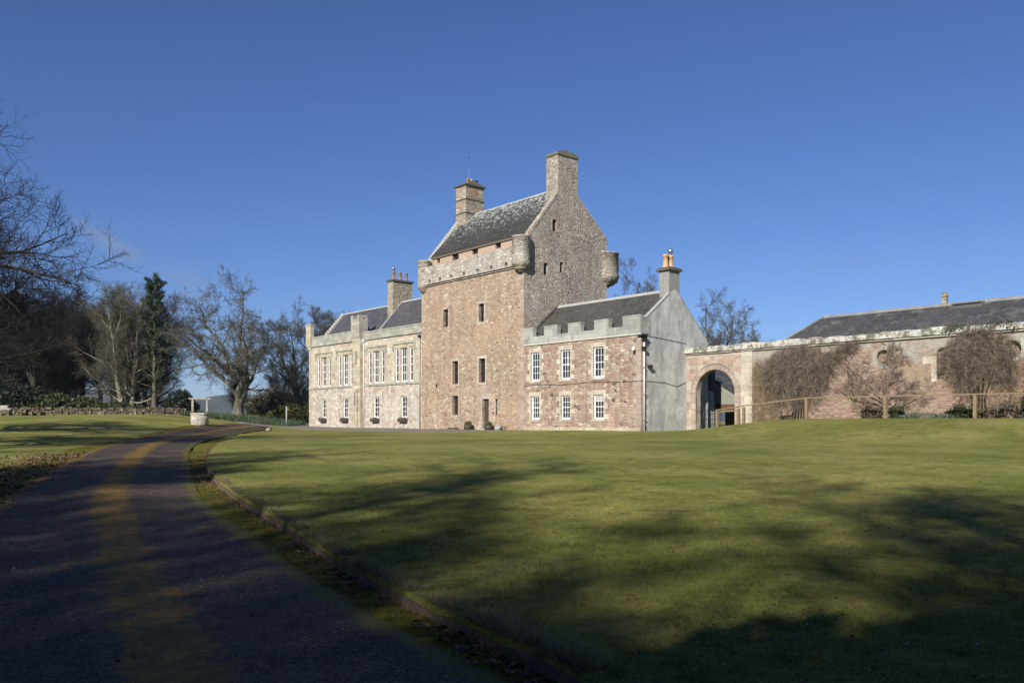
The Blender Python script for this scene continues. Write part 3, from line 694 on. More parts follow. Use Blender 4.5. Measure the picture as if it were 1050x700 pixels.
# windows and door
for k, fr in (('ul', None), ('ur', 'dress_pale'), ('ml', 'dress'), ('mr', 'dress_pale'), ('ll', 'dress_pink')):
    p = window(tw, *ops[k], FRONT(0), 2, 4 if k in ('ml', 'mr', 'll') else 3, 'brown_paint', .24, .03)
    surround(p, *ops[k], FRONT(0), fr or 'dress_pink', rng, .14, .2, .2, .001)
for o in gops:
    p = window(tw, *o, SIDE(TX1), 1, 2, 'brown_paint', .28, .03); surround(p, *o, SIDE(TX1), 'dress_pink', rng, .12, .24, .18)
x0, x1, z0, z1 = ops['door']
m = MB(); m.box(x0 + .002, x1 - .002, .22, .29, z0 + .02, z1 - .002); d = m.build('door', 'brown_paint', tw)
m = MB()
for i in range(4): xx = x0 + .12 + i * .17; m.box(xx, xx + .1, .2, .22, z0 + .1, z1 - .12)
m.build('door_panel', plain('grey_brown_door_boards', (.075, .055, .042), .6), d)
m = MB(); m.box(x1 - .15, x1 - .09, .165, .2, 1.85, 2.05); m.build('handle', 'black', d)
surround(d, *ops['door'], FRONT(0), 'dress_pink', rng, .3, .5, .42)
m = MB(); m.box(-16.6, -15.2, -.016, .02, 3.66, 4.25); m.build('lintel', 'dress_pink', d)
m = MB(); m.box(-16.45, -15.35, -.5, 0, .74, .9); m.build('step', 'dress', d)
m = MB(); m.tube([(-14.45, -.06, 1.95), (-14.45, -.06, 3.1)], .035, 8); m.box(-14.53, -14.37, -.1, 0, 3.08, 3.2); m.build('lamp_bracket', 'black', tw)
m = MB(); m.box(-14.95, -14.87, -.05, 0, 2.05, 2.2); m.build('bell', 'black', tw)
m = MB(); m.box(-22.5, -22.38, -.08, 0, 4.35, 4.6); m.build('vent', 'black', tw)

# ------------------------------------------------------------------ battlemented wing on the right
rw = thing('house_wing', 'low pink rubble wing with grey battlements, white sash windows and a grey harled gable', 'house wing', (-5.6, 0, .86), True)
wu = [(-10.56, -9.62), (-7.40, -6.44), (-4.22, -3.24)]; RO = [(a, b, 4.42, 6.5) for a, b in wu] + [(a + .02, b - .02, 1.62, 3.3) for a, b in wu]
X1 = 0.0
m = MB(); m.panel([(TX1 + .003, ZB), (X1, ZB), (X1, 7.06), (TX1 + .003, 7.06)], [rect(*o) for o in RO], FRONT(.02), .25); m.build('wall', 'pink', rw)
GB = [(.02, ZB), (7.1, ZB), (7.1, 6.9), (3.96, 9.9), (3.4, 10.3), (2.85, 9.9), (.35, 7.95), (.02, 7.95)]
m = MB(); m.panel(GB, [], SIDE(X1), .3); m.add([(TX1, 7.1, ZB), (X1, 7.1, ZB), (X1, 7.1, 6.9), (TX1, 7.1, 6.9)], [(0, 1, 2, 3)]); m.build('gable', 'harl', rw, 'grey harled gable with damp streaks')
quoins(rw, X1, .02, .86, 7.0, 'dress_pink', rng, -1, 1)
m = MB(); m.box(TX1 + .003, X1 + .06, -.07, .02, 7.04, 7.13); m.build('cornice', 'cornice', rw)
m = MB(); m.box(TX1 + .003, X1 + .03, -.05, .3, 7.13, 7.66)
MER = [(-11.32, -10.27), (-9.05, -7.68), (-6.58, -5.35), (-4.06, -2.74), (-1.5, .03)]
for a, b in MER:
    zt = 8.22 + rng.uniform(-.03, .03); m.box(a, b, -.047, .3, 7.66, zt); m.box(a - .02, b + (.02 if b < 0 else 0), -.07, .32, zt, zt + .1)
m.box(-.42, .03, .3, .9, 7.13, 8.2)
m.build('parapet', 'battlement', rw, 'grey stepped battlement parapet')
m = MB(); slab(m, (.42, 7.75), (3.4, 10.22), TX1 + .01, X1 - .3); slab(m, (7.2, 6.75), (3.4, 10.22), TX1 + .01, X1 - .3); m.build('roof', 'slate_moss', rw)
m = MB(); m.prism([(3.22, 10.12), (3.4, 10.34), (3.58, 10.12)], TX1 + .01, X1 - .9, 'x'); m.build('ridge', 'lead', rw)
for (p, q, th) in (((.28, 7.93), (2.9, 9.93), .17), ((7.18, 6.83), (3.9, 9.98), .07)):
    m = MB(); m.prism([p, q, (q[0], q[1] + th * .6), (p[0], p[1] + th * .6)], X1 - .24, X1 + .03, 'x'); m.build('skew', 'lead', rw)
m = MB(); m.prism([(.35, 7.72), (3.4, 10.25), (3.4, 10.36), (.35, 7.86)], TX1 + .012, TX1 + .2, 'x'); m.build('flashing', 'slate_moss', rw)
m = MB(); m.box(X1 - .84, X1 - .003, 2.86, 3.95, 9.3, 11.5); c = m.build('chimney', 'harl_dark', rw)
m = MB(); m.box(X1 - 1.0, X1 + .14, 2.7, 4.1, 11.5, 11.62); m.box(X1 - .92, X1 + .07, 2.78, 4.03, 11.62, 11.72); m.build('chimney_cap', 'dark_stone', c)
pots(c, [(-.5, 3.1), (-.5, 3.62)], 11.7, .9, .19, ['pot', 'pot'], cowl=(1,))
m = MB(); m.tube([(-.85, 4.3, 6.9), (-.85, 4.3, 6.95)], .01, 4)
MT['curtain'] = plain('pale_curtain', (.38, .36, .34), .9, .2, 6)
CURT = {1: [(.55, .72, .45, .9)], 2: [(.66, .9, .06, .3)], 3: [(.1, .2, .1, .92)], 5: [(.1, .9, .72, .92)]}
for o in RO:
    p = window(rw, *o, FRONT(.02), 3, 4, 'white', .1, .026, 'dress_pale')
    for q0, q1, z0_, z1_ in CURT.get(RO.index(o), []):
        wd = o[1] - o[0]; m = MB(); m.box(o[0] + q0 * wd, o[0] + q1 * wd, .152, .166, o[2] + z0_ * (o[3] - o[2]), o[2] + z1_ * (o[3] - o[2])); m.build('curtain', 'curtain', p)
    surround(p, *o, FRONT(.02), "dress_pale", rng, .17, .42, .3)
m = MB()
pt = [(TX1 + .05 + i * .8, -.012, 4.1 + .04 * math.sin(i * .9)) for i in range(15)] + [(.02, -.012, 4.1), (.035, .3, 4.08), (.025, 2.4, 4.02), (.025, 3.6, 3.8), (.025, 4.65, 4.1)]
m.tube(pt, .013, 5); m.tube([(.03, .35, 7.02), (.03, 4.6, 6.72)], .014, 5); m.build('cable', 'black', rw)
m = MB(); m.tube([(.10, .22, .86), (.10, .22, 6.75)], .055, 10); dp = m.build('downpipe', 'pipe', rw)
m = MB(); m.box(.0, .24, .08, .36, 6.62, 6.95); m.box(-.18, .36, -.2, .3, 6.96, 7.03); m.build('hopper', 'black', dp)
for z in (1.6, 3.2, 4.9): m = MB(); m.box(.03, .17, .13, .31, z, z + .07); m.build('bracket', 'post_grey', dp)
def flood(x, y, z, dx, dy):
    m = MB(); m.box(min(x, x + dx * .12), max(x, x + dx * .12) + .03, y - .03, y + .03, z, z + .06)
    m.box(x + dx * .12 - .1, x + dx * .12 + .12, y + dy * .05 - .14, y + dy * .05 + .14, z - .12, z + .06); m.build('floodlight', 'black', rw)
flood(.03, .75, 5.05, 1, 0); flood(.06, .12, 6.2, 1, 0)
m = MB(); m.tube([(-.42, .02, 6.3), (-.42, -.2, 6.25)], .03, 6); m.lathe([(.02, 6.0), (.09, 6.02), (.11, 6.1), (.1, 6.2), (.03, 6.26)], -.42, -.24, 12); m.build('security_camera', 'white', rw)
m = MB(); m.box(TX1 + .003, X1 + .03, -.06, .02, ZB, 1.06); m.build('plinth', 'dress', rw)

# ------------------------------------------------------------------ large wing on the left
LX0, LX1 = -45.8, -24.703
lw = thing('house_wing', 'long two storey tan stone wing with tall three light windows and corner pinnacle', 'house wing', (-35, 0, .92), True)
cen = [-42.5, -38.05, -32.25, -27.55]
up = []
for c_ in cen: up += [(c_ - .56, c_ + .56, 4.98, 8.0), (c_ - 1.42, c_ - .88, 4.98, 8.0), (c_ + .88, c_ + 1.42, 4.98, 8.0)]
lo = [(c_ - .48, c_ + .48, 1.78, 3.7) for c_ in cen]
m = MB(); m.panel([(LX0, 4.86), (LX1, 4.86), (LX1, 9.6), (LX0, 9.6)], [rect(*o) for o in up], FRONT(.03), .35)
m.add([(LX0, .03, ZB), (LX0, 9, ZB), (LX0, 9, 9.6), (LX0, .03, 9.6)], [(0, 1, 2, 3)]); m.add([(LX0, 9, ZB), (LX1, 9, ZB), (LX1, 9, 9.6), (LX0, 9, 9.6)], [(0, 1, 2, 3)])
m.prism([(.7, 9.4), (7, 9.4), (3.85, 13.0)], LX0 + .5, LX0 + .9, 'x')
m.build('wall', 'tan', lw, 'tan squared stone upper wall')
m = MB(); m.panel([(LX0, ZB), (LX1, ZB), (LX1, 4.86), (LX0, 4.86)], [rect(*o) for o in lo], FRONT(.03), .3); m.build('wall', 'pale_pink', lw, 'pale pink rubble lower wall')
quoins(lw, LX0, .03, .9, 9.3, 'dress', rng, 1, 1)
m = MB(); m.box(LX0 - .03, LX1, -.06, .03, 4.76, 4.94); m.build('string_course', 'dress_grey', lw)
m = MB(); m.box(LX0 - .03, -36.1, -.1, .03, 9.18, 9.36); m.box(-34.7, LX1, -.1, .03, 9.14, 9.32); m.build('cornice', 'dress_grey', lw)
m = MB(); m.box(LX0, -36.1, -.02, .35, 9.36, 10.12); m.box(LX0, -36.1, -.06, .4, 10.12, 10.24)
m.box(-34.7, LX1, -.02, .35, 9.32, 9.84); m.box(-34.7, LX1, -.06, .4, 9.84, 9.97)
m.build('parapet', 'dress_grey', lw)
# buttress with its turret block, corner pinnacle
m = MB(); m.box(-36.05, -34.62, -.34, .03, ZB, 9.5); m.box(-35.7, -34.95, -.5, -.34, ZB, 4.4); m.prism([(-.5, 4.4), (-.34, 4.4), (-.34, 4.8)], -35.7, -34.95, 'x')
b = m.build('buttress', 'dress', lw)
m = MB(); m.box(-36.25, -34.66, -.4, .55, 9.45, 11.25)
for xx in (-36.247, -35.05): m.box(xx, xx + .386, -.397, .1, 11.25, 11.6)
m.box(-35.05, -34.664, .3, .547, 11.25, 11.6); m.box(-36.247, -35.86, .3, .547, 11.25, 11.6)
m.build('turret', 'dress_grey', b)
for z0, f0 in ((2.9, -.506), (6.9, -.346)): m = MB(); m.box(-35.42, -35.24, f0, f0 + .1, z0, z0 + 1.3); m.build('slit', 'dark_stone', b)
m = MB(); m.box(-46.15, -45.1, -.18, .2, 9.35, 11.5); m.box(-46.2, -45.05, -.22, .24, 11.5, 11.62); m.box(-46.05, -45.2, -.12, .15, 9.15, 9.35); m.box(-45.95, -45.3, -.06, .1, 8.95, 9.15); m.build('pinnacle', 'dress', lw)
# hood moulds and windows
for c_ in cen:
    m = MB(); m.prism([(c_ - 1.8, 7.8), (c_ - 1.66, 7.8), (c_ - 1.66, 8.36), (c_ + 1.66, 8.36), (c_ + 1.66, 7.8), (c_ + 1.8, 7.8), (c_ + 1.8, 8.5), (c_ - 1.8, 8.5)], -.07, .02, 'y'); m.build('hood_mould', 'dress_grey', lw)
for i, o in enumerate(up):
    if i % 3 == 0: p = window(lw, *o, FRONT(.03), 3, 4, 'white', .15, .05)
    else:
        p = window(lw, *o, FRONT(.03), 1, 4, 'white', .08, .05)
        m = MB(); m.box(o[0] + .1, o[1] - .1, .17, .185, o[2] + .1, o[3] - .07); m.build('blind', 'white', p)
for c_ in cen:
    for a, b_ in ((c_ - 1.62, c_ - 1.42), (c_ - .88, c_ - .56), (c_ + .56, c_ + .88), (c_ + 1.42, c_ + 1.62)): m = MB(); m.box(a + .004, b_ - .004, .012, .36, 4.945, 8.0); m.build('mullion', 'dress_mull', lw)
    m = MB(); m.box(c_ - 1.62, c_ + 1.62, .012, .05, 8.003, 8.33); m.build('lintel', 'dress', lw)
for o in lo:
    p = window(lw, *o, FRONT(.03), 2, 4, 'white', .1, .03); surround(p, *o, FRONT(.03), 'dress_pale', rng, .12, .2, .2)
    m = MB(); m.box(o[0] - .12, o[1] + .12, -.3, .02, o[2] - .38, o[2] - .1); wb = m.build('window_box', 'brown_paint', lw)
    r_ = np.random.RandomState(int(-o[0] * 10)); P = np.c_[r_.uniform(o[0] - .1, o[1] + .1, 60), r_.uniform(-.28, -.02, 60), r_.uniform(o[2] - .12, o[2] + .02, 60)]
    q = MB()
    for p_ in P: d = r_.normal(0, .05, 3); e_ = r_.normal(0, .05, 3); q.add([p_ - d, p_ + e_, p_ + d], [(0, 1, 2)])
    q.build('plant', 'scrub', wb)
# roofs
m = MB(); slab(m, (.55, 9.45), (3.7, 13.05), -33.5, LX1, .12); slab(m, (6.9, 9.45), (3.7, 13.05), -33.5, LX1); m.build('roof', 'slate_dark', lw)
m = MB(); slab(m, (.75, 9.35), (3.75, 12.95), LX0 + .85, -33.52, .12); slab(m, (6.8, 9.35), (3.75, 12.95), LX0 + .85, -33.52); m.build('roof', 'slate_dark', lw)
m = MB(); m.prism([(3.56, 12.95), (3.7, 13.14), (3.84, 12.95)], -33.4, LX1, 'x'); m.prism([(3.6, 12.86), (3.75, 13.04), (3.9, 12.86)], LX0 + .5, -34.4, 'x'); m.build('ridge', 'lead', lw)
m = MB(); n = 13
for i in range(n):
    a, b_ = i / n, (i + 1) / n; m.box(LX0 + .4, LX0 + .9, .7 + 3.1 * a, .7 + 3.1 * b_ - .004, 9.3 + 3.6 * a - .2, 9.3 + 3.6 * b_ + .16)
m.build('skew', 'skew', lw)
m = MB(); m.prism([(.5, 9.4), (3.7, 13.06), (3.7, 13.16), (.5, 9.5)], -33.6, -33.4, 'x'); m.build('flashing', 'post_grey', lw)
m = MB(); m.box(-34.4, -33.48, 2.62, 4.86, 11.4, 15.0); m.box(-34.9, -34.4, 2.9, 4.2, 12, 13.9); c = m.build('chimney', 'chim', lw)
m = MB(); m.box(-34.5, -33.36, 2.5, 4.98, 15.0, 15.16); m.build('chimney_cap', 'dark_stone', c)
pots(c, [(-33.92, 3.0), (-33.92, 3.72), (-33.92, 4.44)], 15.16, .85, .15, ['potr', 'potr', 'potr'], cowl=(0,))
m = MB(); m.box(-29.6, -28.9, 3.2, 4.2, 12.9, 13.35); m.build('roof_vent', 'copper', lw)
def pipe(x, y, z0, z1, mat, r=.05):
    m = MB(); m.tube([(x, y, z0), (x, y, z1)], r, 8); d = m.build('downpipe', mat, lw)
    q = MB(); q.box(x - .13, x + .13, y - .1, y + .12, z1, z1 + .25); q.build('hopper', 'black' if mat != 'pipe' else 'pipe', d)
pipe(-34.45, -.05, .9, 9.0, 'pipe'); pipe(-24.95, -.06, .88, 8.7, 'post_grey')

# ------------------------------------------------------------------ garden wall with the arch
WY = 4.7; gw = thing('garden_wall', 'high pink brick garden wall with pale lichened coping and an arched gateway', 'wall', (0, WY, .9), True)
ac, ar, asz = 2.3, 1.53, 3.35
def arc(cx, cz, r, a0, a1, n): return [(cx + r * math.cos(a0 + (a1 - a0) * i / n), cz + r * math.sin(a0 + (a1 - a0) * i / n)) for i in range(n + 1)]
arch = [(ac - ar, ZB + .02), (ac + ar, ZB + .02)] + arc(ac, asz, ar, 0, math.pi, 20)
m = MB(); m.panel([(.003, ZB), (5.1, ZB), (5.1, 5.95), (.003, 5.95)], [arch], FRONT(WY), .5); m.add([(.003, WY + .5, 5.0), (5.1, WY + .5, 5.0), (5.1, WY + .5, 5.95), (.003, WY + .5, 5.95)], [(0, 1, 2, 3)])
m.build('arch_wall', ashlar('arch_ashlar', (.45, .39, .32), (.34, .225, .165), (.37, .33, .265), bw=.46, bh=.27, lichen=(.48, .45, .40), lf=.6, dk=.55), gw, 'squared pinkish stone round the arched gateway')
ocs = [(13.45, 5.05, .4), (19.85, 5.1, .42)]
hol = [arc(x, z, r, 0, 2 * math.pi, 22)[:-1] for x, z, r in ocs]
nic = [(16.28, 3.75), (16.95, 3.75)] + arc(16.615, 5.05, .335, 0, math.pi, 10)
m = MB(); m.panel([(5.1, ZB), (40, ZB), (40, 5.95), (5.1, 5.95)], hol + [nic], FRONT(WY + .02), .28)
m.add([(5.1, WY + .3, ZB), (40, WY + .3, ZB), (40, WY + .3, 5.95), (5.1, WY + .3, 5.95)], [(0, 1, 2, 3)])
m.build('wall', 'brick', gw)
m = MB()
for (x, z, r) in ocs:
    n = 22; vs = [(x + q * math.cos(2 * math.pi * i / n), WY + d, z + q * math.sin(2 * math.pi * i / n)) for q, d in ((r, .005), (r + .24, .005), (r + .24, .03)) for i in range(n)]
    m.add(vs, [(k * n + i, k * n + (i + 1) % n, (k + 1) * n + (i + 1) % n, (k + 1) * n + i) for k in (0, 1) for i in range(n)])
m.build('oculus_ring', 'dress_grey', gw)
m = MB(); m.box(15.55, 16.27, WY - .0, WY + .03, 4.55, 4.95); m.box(16.96, 17.3, WY, WY + .03, 4.5, 4.9); m.box(16.0, 16.27, WY + .002, WY + .03, 3.6, 4.55); m.build('niche_stones', 'dress_pale', gw)
# voussoirs
m = MB(); n = 17
for i in range(n):
    a0, a1 = math.pi * i / n + .006, math.pi * (i + 1) / n - .006; r0, r1 = ar - .0, ar + .36
    P = [(ac + r0 * math.cos(a0), asz + r0 * math.sin(a0)), (ac + r1 * math.cos(a0), asz + r1 * math.sin(a0)), (ac + r1 * math.cos(a1), asz + r1 * math.sin(a1)), (ac + r0 * math.cos(a1), asz + r0 * math.sin(a1))]
    m.prism(P, WY - .04, WY + .1, 'y')
z = .7
while z < asz - .05:
    h_ = min(rng.uniform(.32, .5), asz - z)
    for s_ in (-1, 1):
        a, b_ = sorted((ac + s_ * (ar + .0), ac + s_ * (ar + .36))); m.box(a, b_, WY - .04, WY + .1, z + .006, z + h_ - .006)
    z += h_
m.build('arch_surround', 'dress_pink', gw)
m = MB(); m.prism([(ac + (ar + .42) * math.cos(t_), asz + (ar + .42) * math.sin(t_)) for t_ in np.linspace(0, math.pi, 24)] + [(ac + (ar + .362) * math.cos(t_), asz + (ar + .362) * math.sin(t_)) for t_ in np.linspace(math.pi, 0, 24)], WY - .09, WY + .03, 'y'); m.build('hood_mould', 'dress_grey', gw)
m = MB(); m.box(4.32, 5.12, WY - .05, WY, ZB, 5.9); m.build('pilaster', 'dress_pale', gw)
# coping: irregular stones
m = MB(); x = .003
while x < 40:
    l = min(rng.uniform(.5, 1.1), 40 - x); d = rng.uniform(-.03, .03); t_ = 6.42 + rng.uniform(-.05, .06)
    m.prism([(WY - .22 + d, 6.05), (WY + .52, 6.05), (WY + .5, t_ - .06), (WY + .3, t_ + .03), (WY - .05, t_), (WY - .2 + d, t_ - .1)], x, x + l - .012, 'x'); x += l
m.build('coping', 'coping', gw)
m = MB(); m.box(.003, 40, WY - .12, WY + .5, 5.95, 6.05); m.build('coping_course', 'cornice', gw)

# gate leaf, pier and shed behind the arch
ga = thing('iron_gate', 'black iron gate leaf standing open inside the arched gateway', 'gate', (.95, 5.3, .9), True)
m = MB()
for i in range(9): y = 5.3 + i * .16; m.tube([(.95 + i * .06, y, .95), (.95 + i * .06, y, 2.3 + .12 * math.sin(i / 8 * math.pi))], .016, 5)
m.build('bar', 'black', ga)
m = MB(); m.tube([(.95, 5.3, 1.0), (1.43, 6.58, 1.0)], .022, 6); m.tube([(.95, 5.3, 2.2), (1.43, 6.58, 2.2)], .022, 6); m.tube([(.95, 5.3, .9), (.95, 5.3, 2.5)], .03, 6); m.build('gate_frame', 'black', ga)
m = MB()
for i in range(7):
    for z in (1.25, 1.6, 1.95): c = Vector((1.0 + i * .065, 5.42 + i * .17, z)); m.tube([c + Vector((.05 * math.cos(a), .08 * math.cos(a), .09 * math.sin(a))) for a in np.linspace(0, 5, 9)], .012, 4)
m.build('scroll', 'black', ga)
pr = thing('stone_pier', 'pale round topped stone pier seen through the arched gateway', 'pier', (-.9, 8.0, .9), True)
m = MB(); m.prism([(-1.32, .5), (-.48, .5), (-.48, 3.25)] + arc(-.9, 3.25, .42, 0, math.pi, 10)[1:], 8.0, 8.5, 'y'); m.build('shaft', 'harl', pr)
m = MB(); m.box(-1.36, -.44, 7.94, 8.0, .5, 1.15); m.build('plinth', 'dress_grey', pr)
ob = thing('rear_wall', 'tall rear wall coloured dark for shade, glimpsed through the left half of the arched gateway', 'wall', (-5, 9.5, .9), True)
m = MB(); m.box(-9, -1.28, 9.2, 9.7, .4, 6.1); m.build('wall', 'slate_moss', ob)  # dark slate colour stands in for the shade on this wall
m = MB(); m.box(-9, -1.25, 9.15, 9.75, 6.1, 6.2); m.build('coping', 'dark_stone', ob)
m = MB(); m.box(-1.9, -1.35, 9.14, 9.2, .5, 3.0); m.build('door', 'brown_paint', ob)  # dark door added where the wall is only in shade
sh = thing('shed', 'grey green gabled shed with dark open front seen through the gateway', 'shed', (-2, 12, .9), True)
m = MB(); m.panel([(-6, .5), (3, .5), (3, 1.25), (-2.0, 3.95), (-6, 6.1)], [rect(-3.6, 1.2, .55, 2.2)], FRONT(12), .4)
m.box(-3.8, 1.4, 14.5, 14.6, .5, 2.4); m.add([(3, 12, .5), (3, 18, .5), (3, 18, 1.25), (3, 12, 1.25)], [(0, 1, 2, 3)]); m.build('wall', plain('grey_green_harling', (.25, .25, .205), var=.3), sh)
m = MB(); m.prism([(-6, 6.12), (3.3, 1.12), (3.3, 1.24), (-6, 6.24)], 11.9, 18, 'y'); m.build('roof', 'slate_barn', sh)
m = MB(); m.box(-3.8, 1.5, 11.93, 12.0, 2.2, 2.75); m.build('lintel', plain('rusty_timber', (.11, .062, .04), var=.4), sh)
m = MB(); m.box(-.9, -.75, 12.05, 12.2, .5, 2.2); m.build('post', 'brown_paint', sh)

# barn behind the wall
bn = thing('stable_block', 'long slate roofed outbuilding with a hipped end rising behind the brick garden wall', 'outbuilding', (16, 11, .9), True)
BX0, BX1, BY0, BY1, BYr, BZe, BZr = 3.7, 38, 7.7, 14.3, 11.0, 5.9, 8.42
m = MB(); m.box(BX0 + .25, BX1 - .25, BY0 + .25, BY1 - .25, ZB, BZe); m.build('wall', 'rubwall', bn)
hx0 = 6.5
m = MB(); m.add([(BX0, BY0, BZe), (BX1, BY0, BZe), (BX1, BYr, BZr), (hx0, BYr, BZr), (BX0, BY1, BZe), (BX1, BY1, BZe)], [(0, 1, 2, 3), (0, 3, 4), (4, 3, 2, 5), (1, 5, 2), (0, 4, 5, 1)]); m.build('roof', 'slate_barn', bn)
m = MB()
x = hx0
while x < BX1: l = min(rng.uniform(.4, .6), BX1 - x); m.prism([(BYr - .17, BZr - .1), (BYr, BZr + .09 + rng.uniform(-.015, .02)), (BYr + .17, BZr - .1)], x, x + l - .01, 'x'); x += l
m.tube([(BX0, BY0, BZe + .03), (hx0, BYr, BZr + .04)], .06, 6); m.build('ridge', 'ridge_dark', bn)
m = MB(); m.box(14.0, 14.28, 10.85, 11.15, 8.2, 8.92); m.box(13.96, 14.32, 10.81, 11.19, 8.92, 9.0); c = m.build('chimney', 'chim', bn)
pots(c, [(14.14, 11)], 9.0, .2, .1, ['potr'])
sl = (BZr - BZe) / (BYr - BY0)
m = MB(); y0, y1 = 10.5, 10.85; z0, z1 = BZe + (y0 - BY0) * sl, BZe + (y1 - BY0) * sl
m.prism([(y0, z0 + .02), (y1, z1 + .02), (y1, z1 + .13), (y0, z0 + .13)], 14.6, 16.4, 'x'); sk = m.build('skylight', 'dark_stone', bn)
m = MB(); m.prism([(y0 + .12, z0 + .12 * sl + .04), (y1 - .12, z1 - .12 * sl + .04), (y1 - .12, z1 - .12 * sl + .145), (y0 + .12, z0 + .12 * sl + .145)], 14.72, 16.28, 'x'); m.build('pane', 'glass', sk)

# ------------------------------------------------------------------ trees: vectorised branching
def nrm(a): return a / (np.linalg.norm(a, axis=-1, keepdims=True) + 1e-9)
def poly(rs, P0, D0, L, r0, K, wob, trop, end=.15, grav=0.0):
    n = len(P0); P = np.empty((n, K + 1, 3)); P[:, 0] = P0; D = D0.copy(); st = (L / K)[:, None]
    for k in range(K):
        D = nrm(D + rs.normal(0, wob, (n, 3)) + np.array([0, 0, trop - grav * k]))
        P[:, k + 1] = P[:, k] + D * st
    s = np.linspace(0, 1, K + 1)[None]
    return P, r0[:, None] * (1 - (1 - end) * s)
def grow(seed, stems, levels):
    rs = np.random.RandomState(seed)
    P0 = np.array([s[0] for s in stems], float); D0 = nrm(np.array([s[1] for s in stems], float))
    L = np.array([s[2] for s in stems], float); r0 = np.array([s[3] for s in stems], float)
    l0 = levels[0]; P, Rr = poly(rs, P0, D0, L, r0, l0.get('K', 10), l0['wob'], l0['trop'], l0.get('end', .3)); out = [(P, Rr)]
    flare = 1 + .5 * np.exp(-np.linspace(0, 1, P.shape[1]) * 14); out[0] = (P, Rr * flare[None])
    for lv in levels[1:]:
        n = lv['n']; N = len(P); K = P.shape[1] - 1
        t = (np.arange(n)[None] + rs.uniform(0, 1, (N, n))) / n; t = lv['t0'] + (lv['t1'] - lv['t0']) * t
        if 'clump' in lv: t = 1 - (1 - t) ** lv['clump'] if lv['clump'] > 1 else t
        pi = np.repeat(np.arange(N), n); t = t.ravel(); f = np.clip(t * K, 0, K - 1e-6); i = f.astype(int); fr = (f - i)[:, None]
        A, B = P[pi, i], P[pi, i + 1]; pos = A * (1 - fr) + B * fr; tan = nrm(B - A)
        rp = Rr[pi, i] * (1 - fr[:, 0]) + Rr[pi, i + 1] * fr[:, 0]
        ref = np.where(np.abs(tan[:, 2:3]) > .9, np.array([[1., 0, 0]]), np.array([[0, 0, 1.]])); a = nrm(np.cross(tan, ref)); b = np.cross(tan, a)
        az = np.tile(np.arange(n) * 2.4, N) + np.repeat(rs.uniform(0, 6.28, N), n) + rs.normal(0, .5, N * n)
        th = np.radians(rs.normal(lv['ang'], lv.get('asd', 10), N * n))[:, None]
        D = tan * np.cos(th) + (a * np.cos(az)[:, None] + b * np.sin(az)[:, None]) * np.sin(th)
        if 'flat' in lv: D[:, 2] *= lv['flat']; D = nrm(D)
        Lc = L[pi] * lv['len'] * (1 - lv.get('taper', .5) * t) * rs.uniform(.65, 1.25, N * n)
        if 'minlen' in lv: Lc = np.maximum(Lc, lv['minlen'])
        r = np.clip(rp * lv['rr'] * rs.uniform(.7, 1.1, N * n), lv.get('rmin', .006), lv.get('rmax', 9))
        P, Rr = poly(rs, pos, D, Lc, r, lv.get('K', 5), lv['wob'], lv['trop'], lv.get('end', .25), lv.get('grav', 0)); L = Lc
        out.append((P, Rr))
    return out
def tubes(groups, sides):
    Vs = []; Fs = []; base = 0
    for (P, Rr), S in zip(groups, sides):
        n, K1, _ = P.shape; tan = np.empty_like(P); tan[:, 1:-1] = P[:, 2:] - P[:, :-2]; tan[:, 0] = P[:, 1] - P[:, 0]; tan[:, -1] = P[:, -1] - P[:, -2]; tan = nrm(tan)
        ref = np.where(np.abs(tan[..., 2:3]) > .95, np.array([1., .2, 0]), np.array([.12, .08, 1.])); a = nrm(np.cross(tan, ref)); b = np.cross(tan, a)
        th = np.linspace(0, 2 * np.pi, S, endpoint=False)
        V = P[:, :, None] + Rr[:, :, None, None] * (a[:, :, None] * np.cos(th)[:, None] + b[:, :, None] * np.sin(th)[:, None])
        idx = (np.arange(n)[:, None, None] * K1 + np.arange(K1 - 1)[None, :, None]) * S; s0 = np.arange(S)[None, None]; s1 = (s0 + 1) % S
        F = np.stack([idx + s0, idx + s1, idx + S + s1, idx + S + s0], -1).reshape(-1, 4) + base
        Vs.append(V.reshape(-1, 3)); Fs.append(F); base += V.size // 3
    return np.vstack(Vs), np.vstack(Fs)
TREES = {}
def tree_data(key, seed, stems, levels, ntrunk=2):
    g = grow(seed, stems, levels); sd = [10, 7, 5, 4, 3, 3]
    TREES[key] = (tubes(g[:ntrunk], sd), tubes(g[ntrunk:], sd[ntrunk:]), g)
def place_tree(key, name, label, x, y, tm, cm, sc=1.0, rz=0.0, group=None, sz=None, cat='tree'):
    t = thing(name, label, cat, (x, y, Tz(x, y) - .18), group=group, rot=rz); t.scale = (sc, sc, sz or sc)
    k = (key, tm, cm)
    if k not in MESH:
        (a, b, g) = TREES[key]
        o1 = npmesh('trunk', a[0], a[1], MT[tm], t, True); o2 = npmesh('crown', b[0], b[1], MT[cm], t, False); MESH[k] = (o1.data, o2.data)
    else:
        for nm, d in zip(('trunk', 'crown'), MESH[k]):
            o = bpy.data.objects.new(nm, d); COL.objects.link(o); o.parent = t
    return t
MESH = {}
